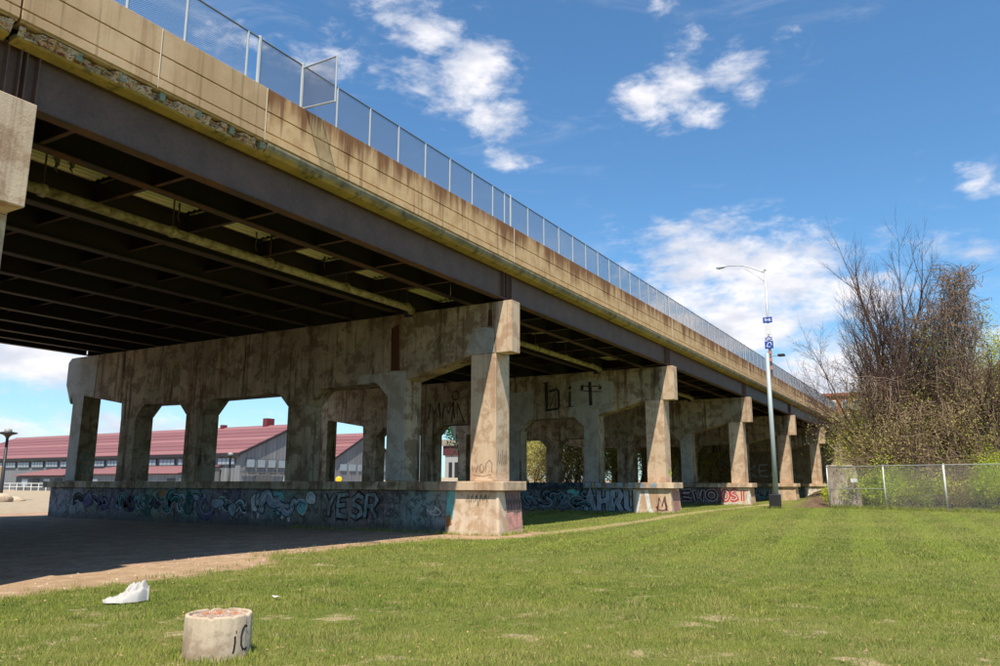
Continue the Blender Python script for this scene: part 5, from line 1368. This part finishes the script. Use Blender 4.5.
oo = bpy.data.objects.new('disc', me); C.objects.link(oo); oo.parent = t; oo.location = (0, 0, 1.95); oo.rotation_euler = Vector((-ys_[0], -ys_[1], 0)).to_track_quat('Z', 'Y').to_euler()
MB().tube([(ys_[0]+.12, ys_[1]+.12, 0), (ys_[0]+.12, ys_[1]+.12, 1.7)], .04, 6).build('post', GALV, t)
# lamp posts
def park_lamp(x, y, h, lab, head=.75):
    t = thing('park_lamp', (x, y, 0), lab, 'lamp post', 'dark lamp posts in the lot')
    MB().tube([(x, y, -.1), (x, y, .6), (x, y, h-.55)], [.26, .17, .11], 10).build('post', BLACK, t, smooth=True)
    MB().lathe([(.12, h-.6), (.18, h-.45), (.35, h-.30), (head, h-.18), (head, h-.10), (.3, h), (0, h+.02)], x, y, 20).build('lamp_shade', BLACK, t, smooth=True)
    MB().lathe([(.30, h), (.30, h+.20), (0, h+.28)], x, y, 12).build('lamp_top', flat('lamp_top%d' % len(MATS), (.30, .29, .27), .5, .4), t, smooth=True)
park_lamp(36.8, 71.4, 6.0, 'black lamp post with a flat round shade standing in the sandy lot')
park_lamp(*at_px(AZ(229), 100), 5.0, 'slim dark lamp post seen between two pier columns before the shed', .9)
# truck
t = thing('box_truck', (43, 81, 0), 'tan box truck body parked beyond the viaduct, cut by the photo\'s left edge', 'truck')
MB().box(42.0, 44.4, 86.2, 92.6, 1.2, 3.3).build('cargo_box', TANW, t, bevel=.08)
MB().box(42.1, 44.3, 86.4, 94.1, .75, 1.2).build('chassis', BLACK, t)
for yy in (87.6, 91.2):
    for xx in (42.0, 44.15):
        i = MB(); i.extx([(yy+.45*math.cos(R(a_)), .45+.45*math.sin(R(a_))) for a_ in range(0, 360, 24)], xx, xx+.26); i.build('wheel', BLACK, t)
MB().box(42.1, 44.3, 92.7, 94.6, 1.2, 2.7).build('cab', WHITE, t, bevel=.15)
for (px, dp, w_, h_, lab) in ((3, 76, .9, .8, 'white boulder at the lot edge, cut by the photo\'s left edge'), (17, 79, .7, .5, 'grey white rock just past the black lamp post'), (21.5, 78, .5, .35, 'smallest rock beside the black lamp post')):
    a = at_px(AZ(px), dp); rnd = random.Random(int(px)); mb = MB(); n = 9; i0 = 0
    for k, (rr, zz) in enumerate(((1, 0), (1.05, .45), (.7, .85), (.2, 1.0))):
        for q in range(n):
            t_ = 2*math.pi*q/n; mb.v.append((a[0]+math.cos(t_)*w_*rr*rnd.uniform(.8, 1.1), a[1]+math.sin(t_)*w_*rr*rnd.uniform(.8, 1.1), zz*h_))
    for k in range(3):
        for q in range(n): mb.f.append((k*n+q, k*n+(q+1) % n, (k+1)*n+(q+1) % n, (k+1)*n+q))
    mb.f.append(tuple(3*n+q for q in range(n)))
    tag(mb.build('boulder', CYL, smooth=True), lab, 'rock', 'rocks at the lot edge')
t = thing('pipe_railing', (88, 160, 0), 'low white railing in front of the shed by the lot', 'railing')
for q in range(9): MB().tube([(88, 152+q*2.6, 0), (88, 152+q*2.6, 1.5)], .09, 6).build('post', WHITE, t)
for z in (1.45, .8): MB().tube([(88, 152, z), (88, 172.8, z)], .07, 6).build('rail', WHITE, t)
a = at_px(AZ(480), 100)
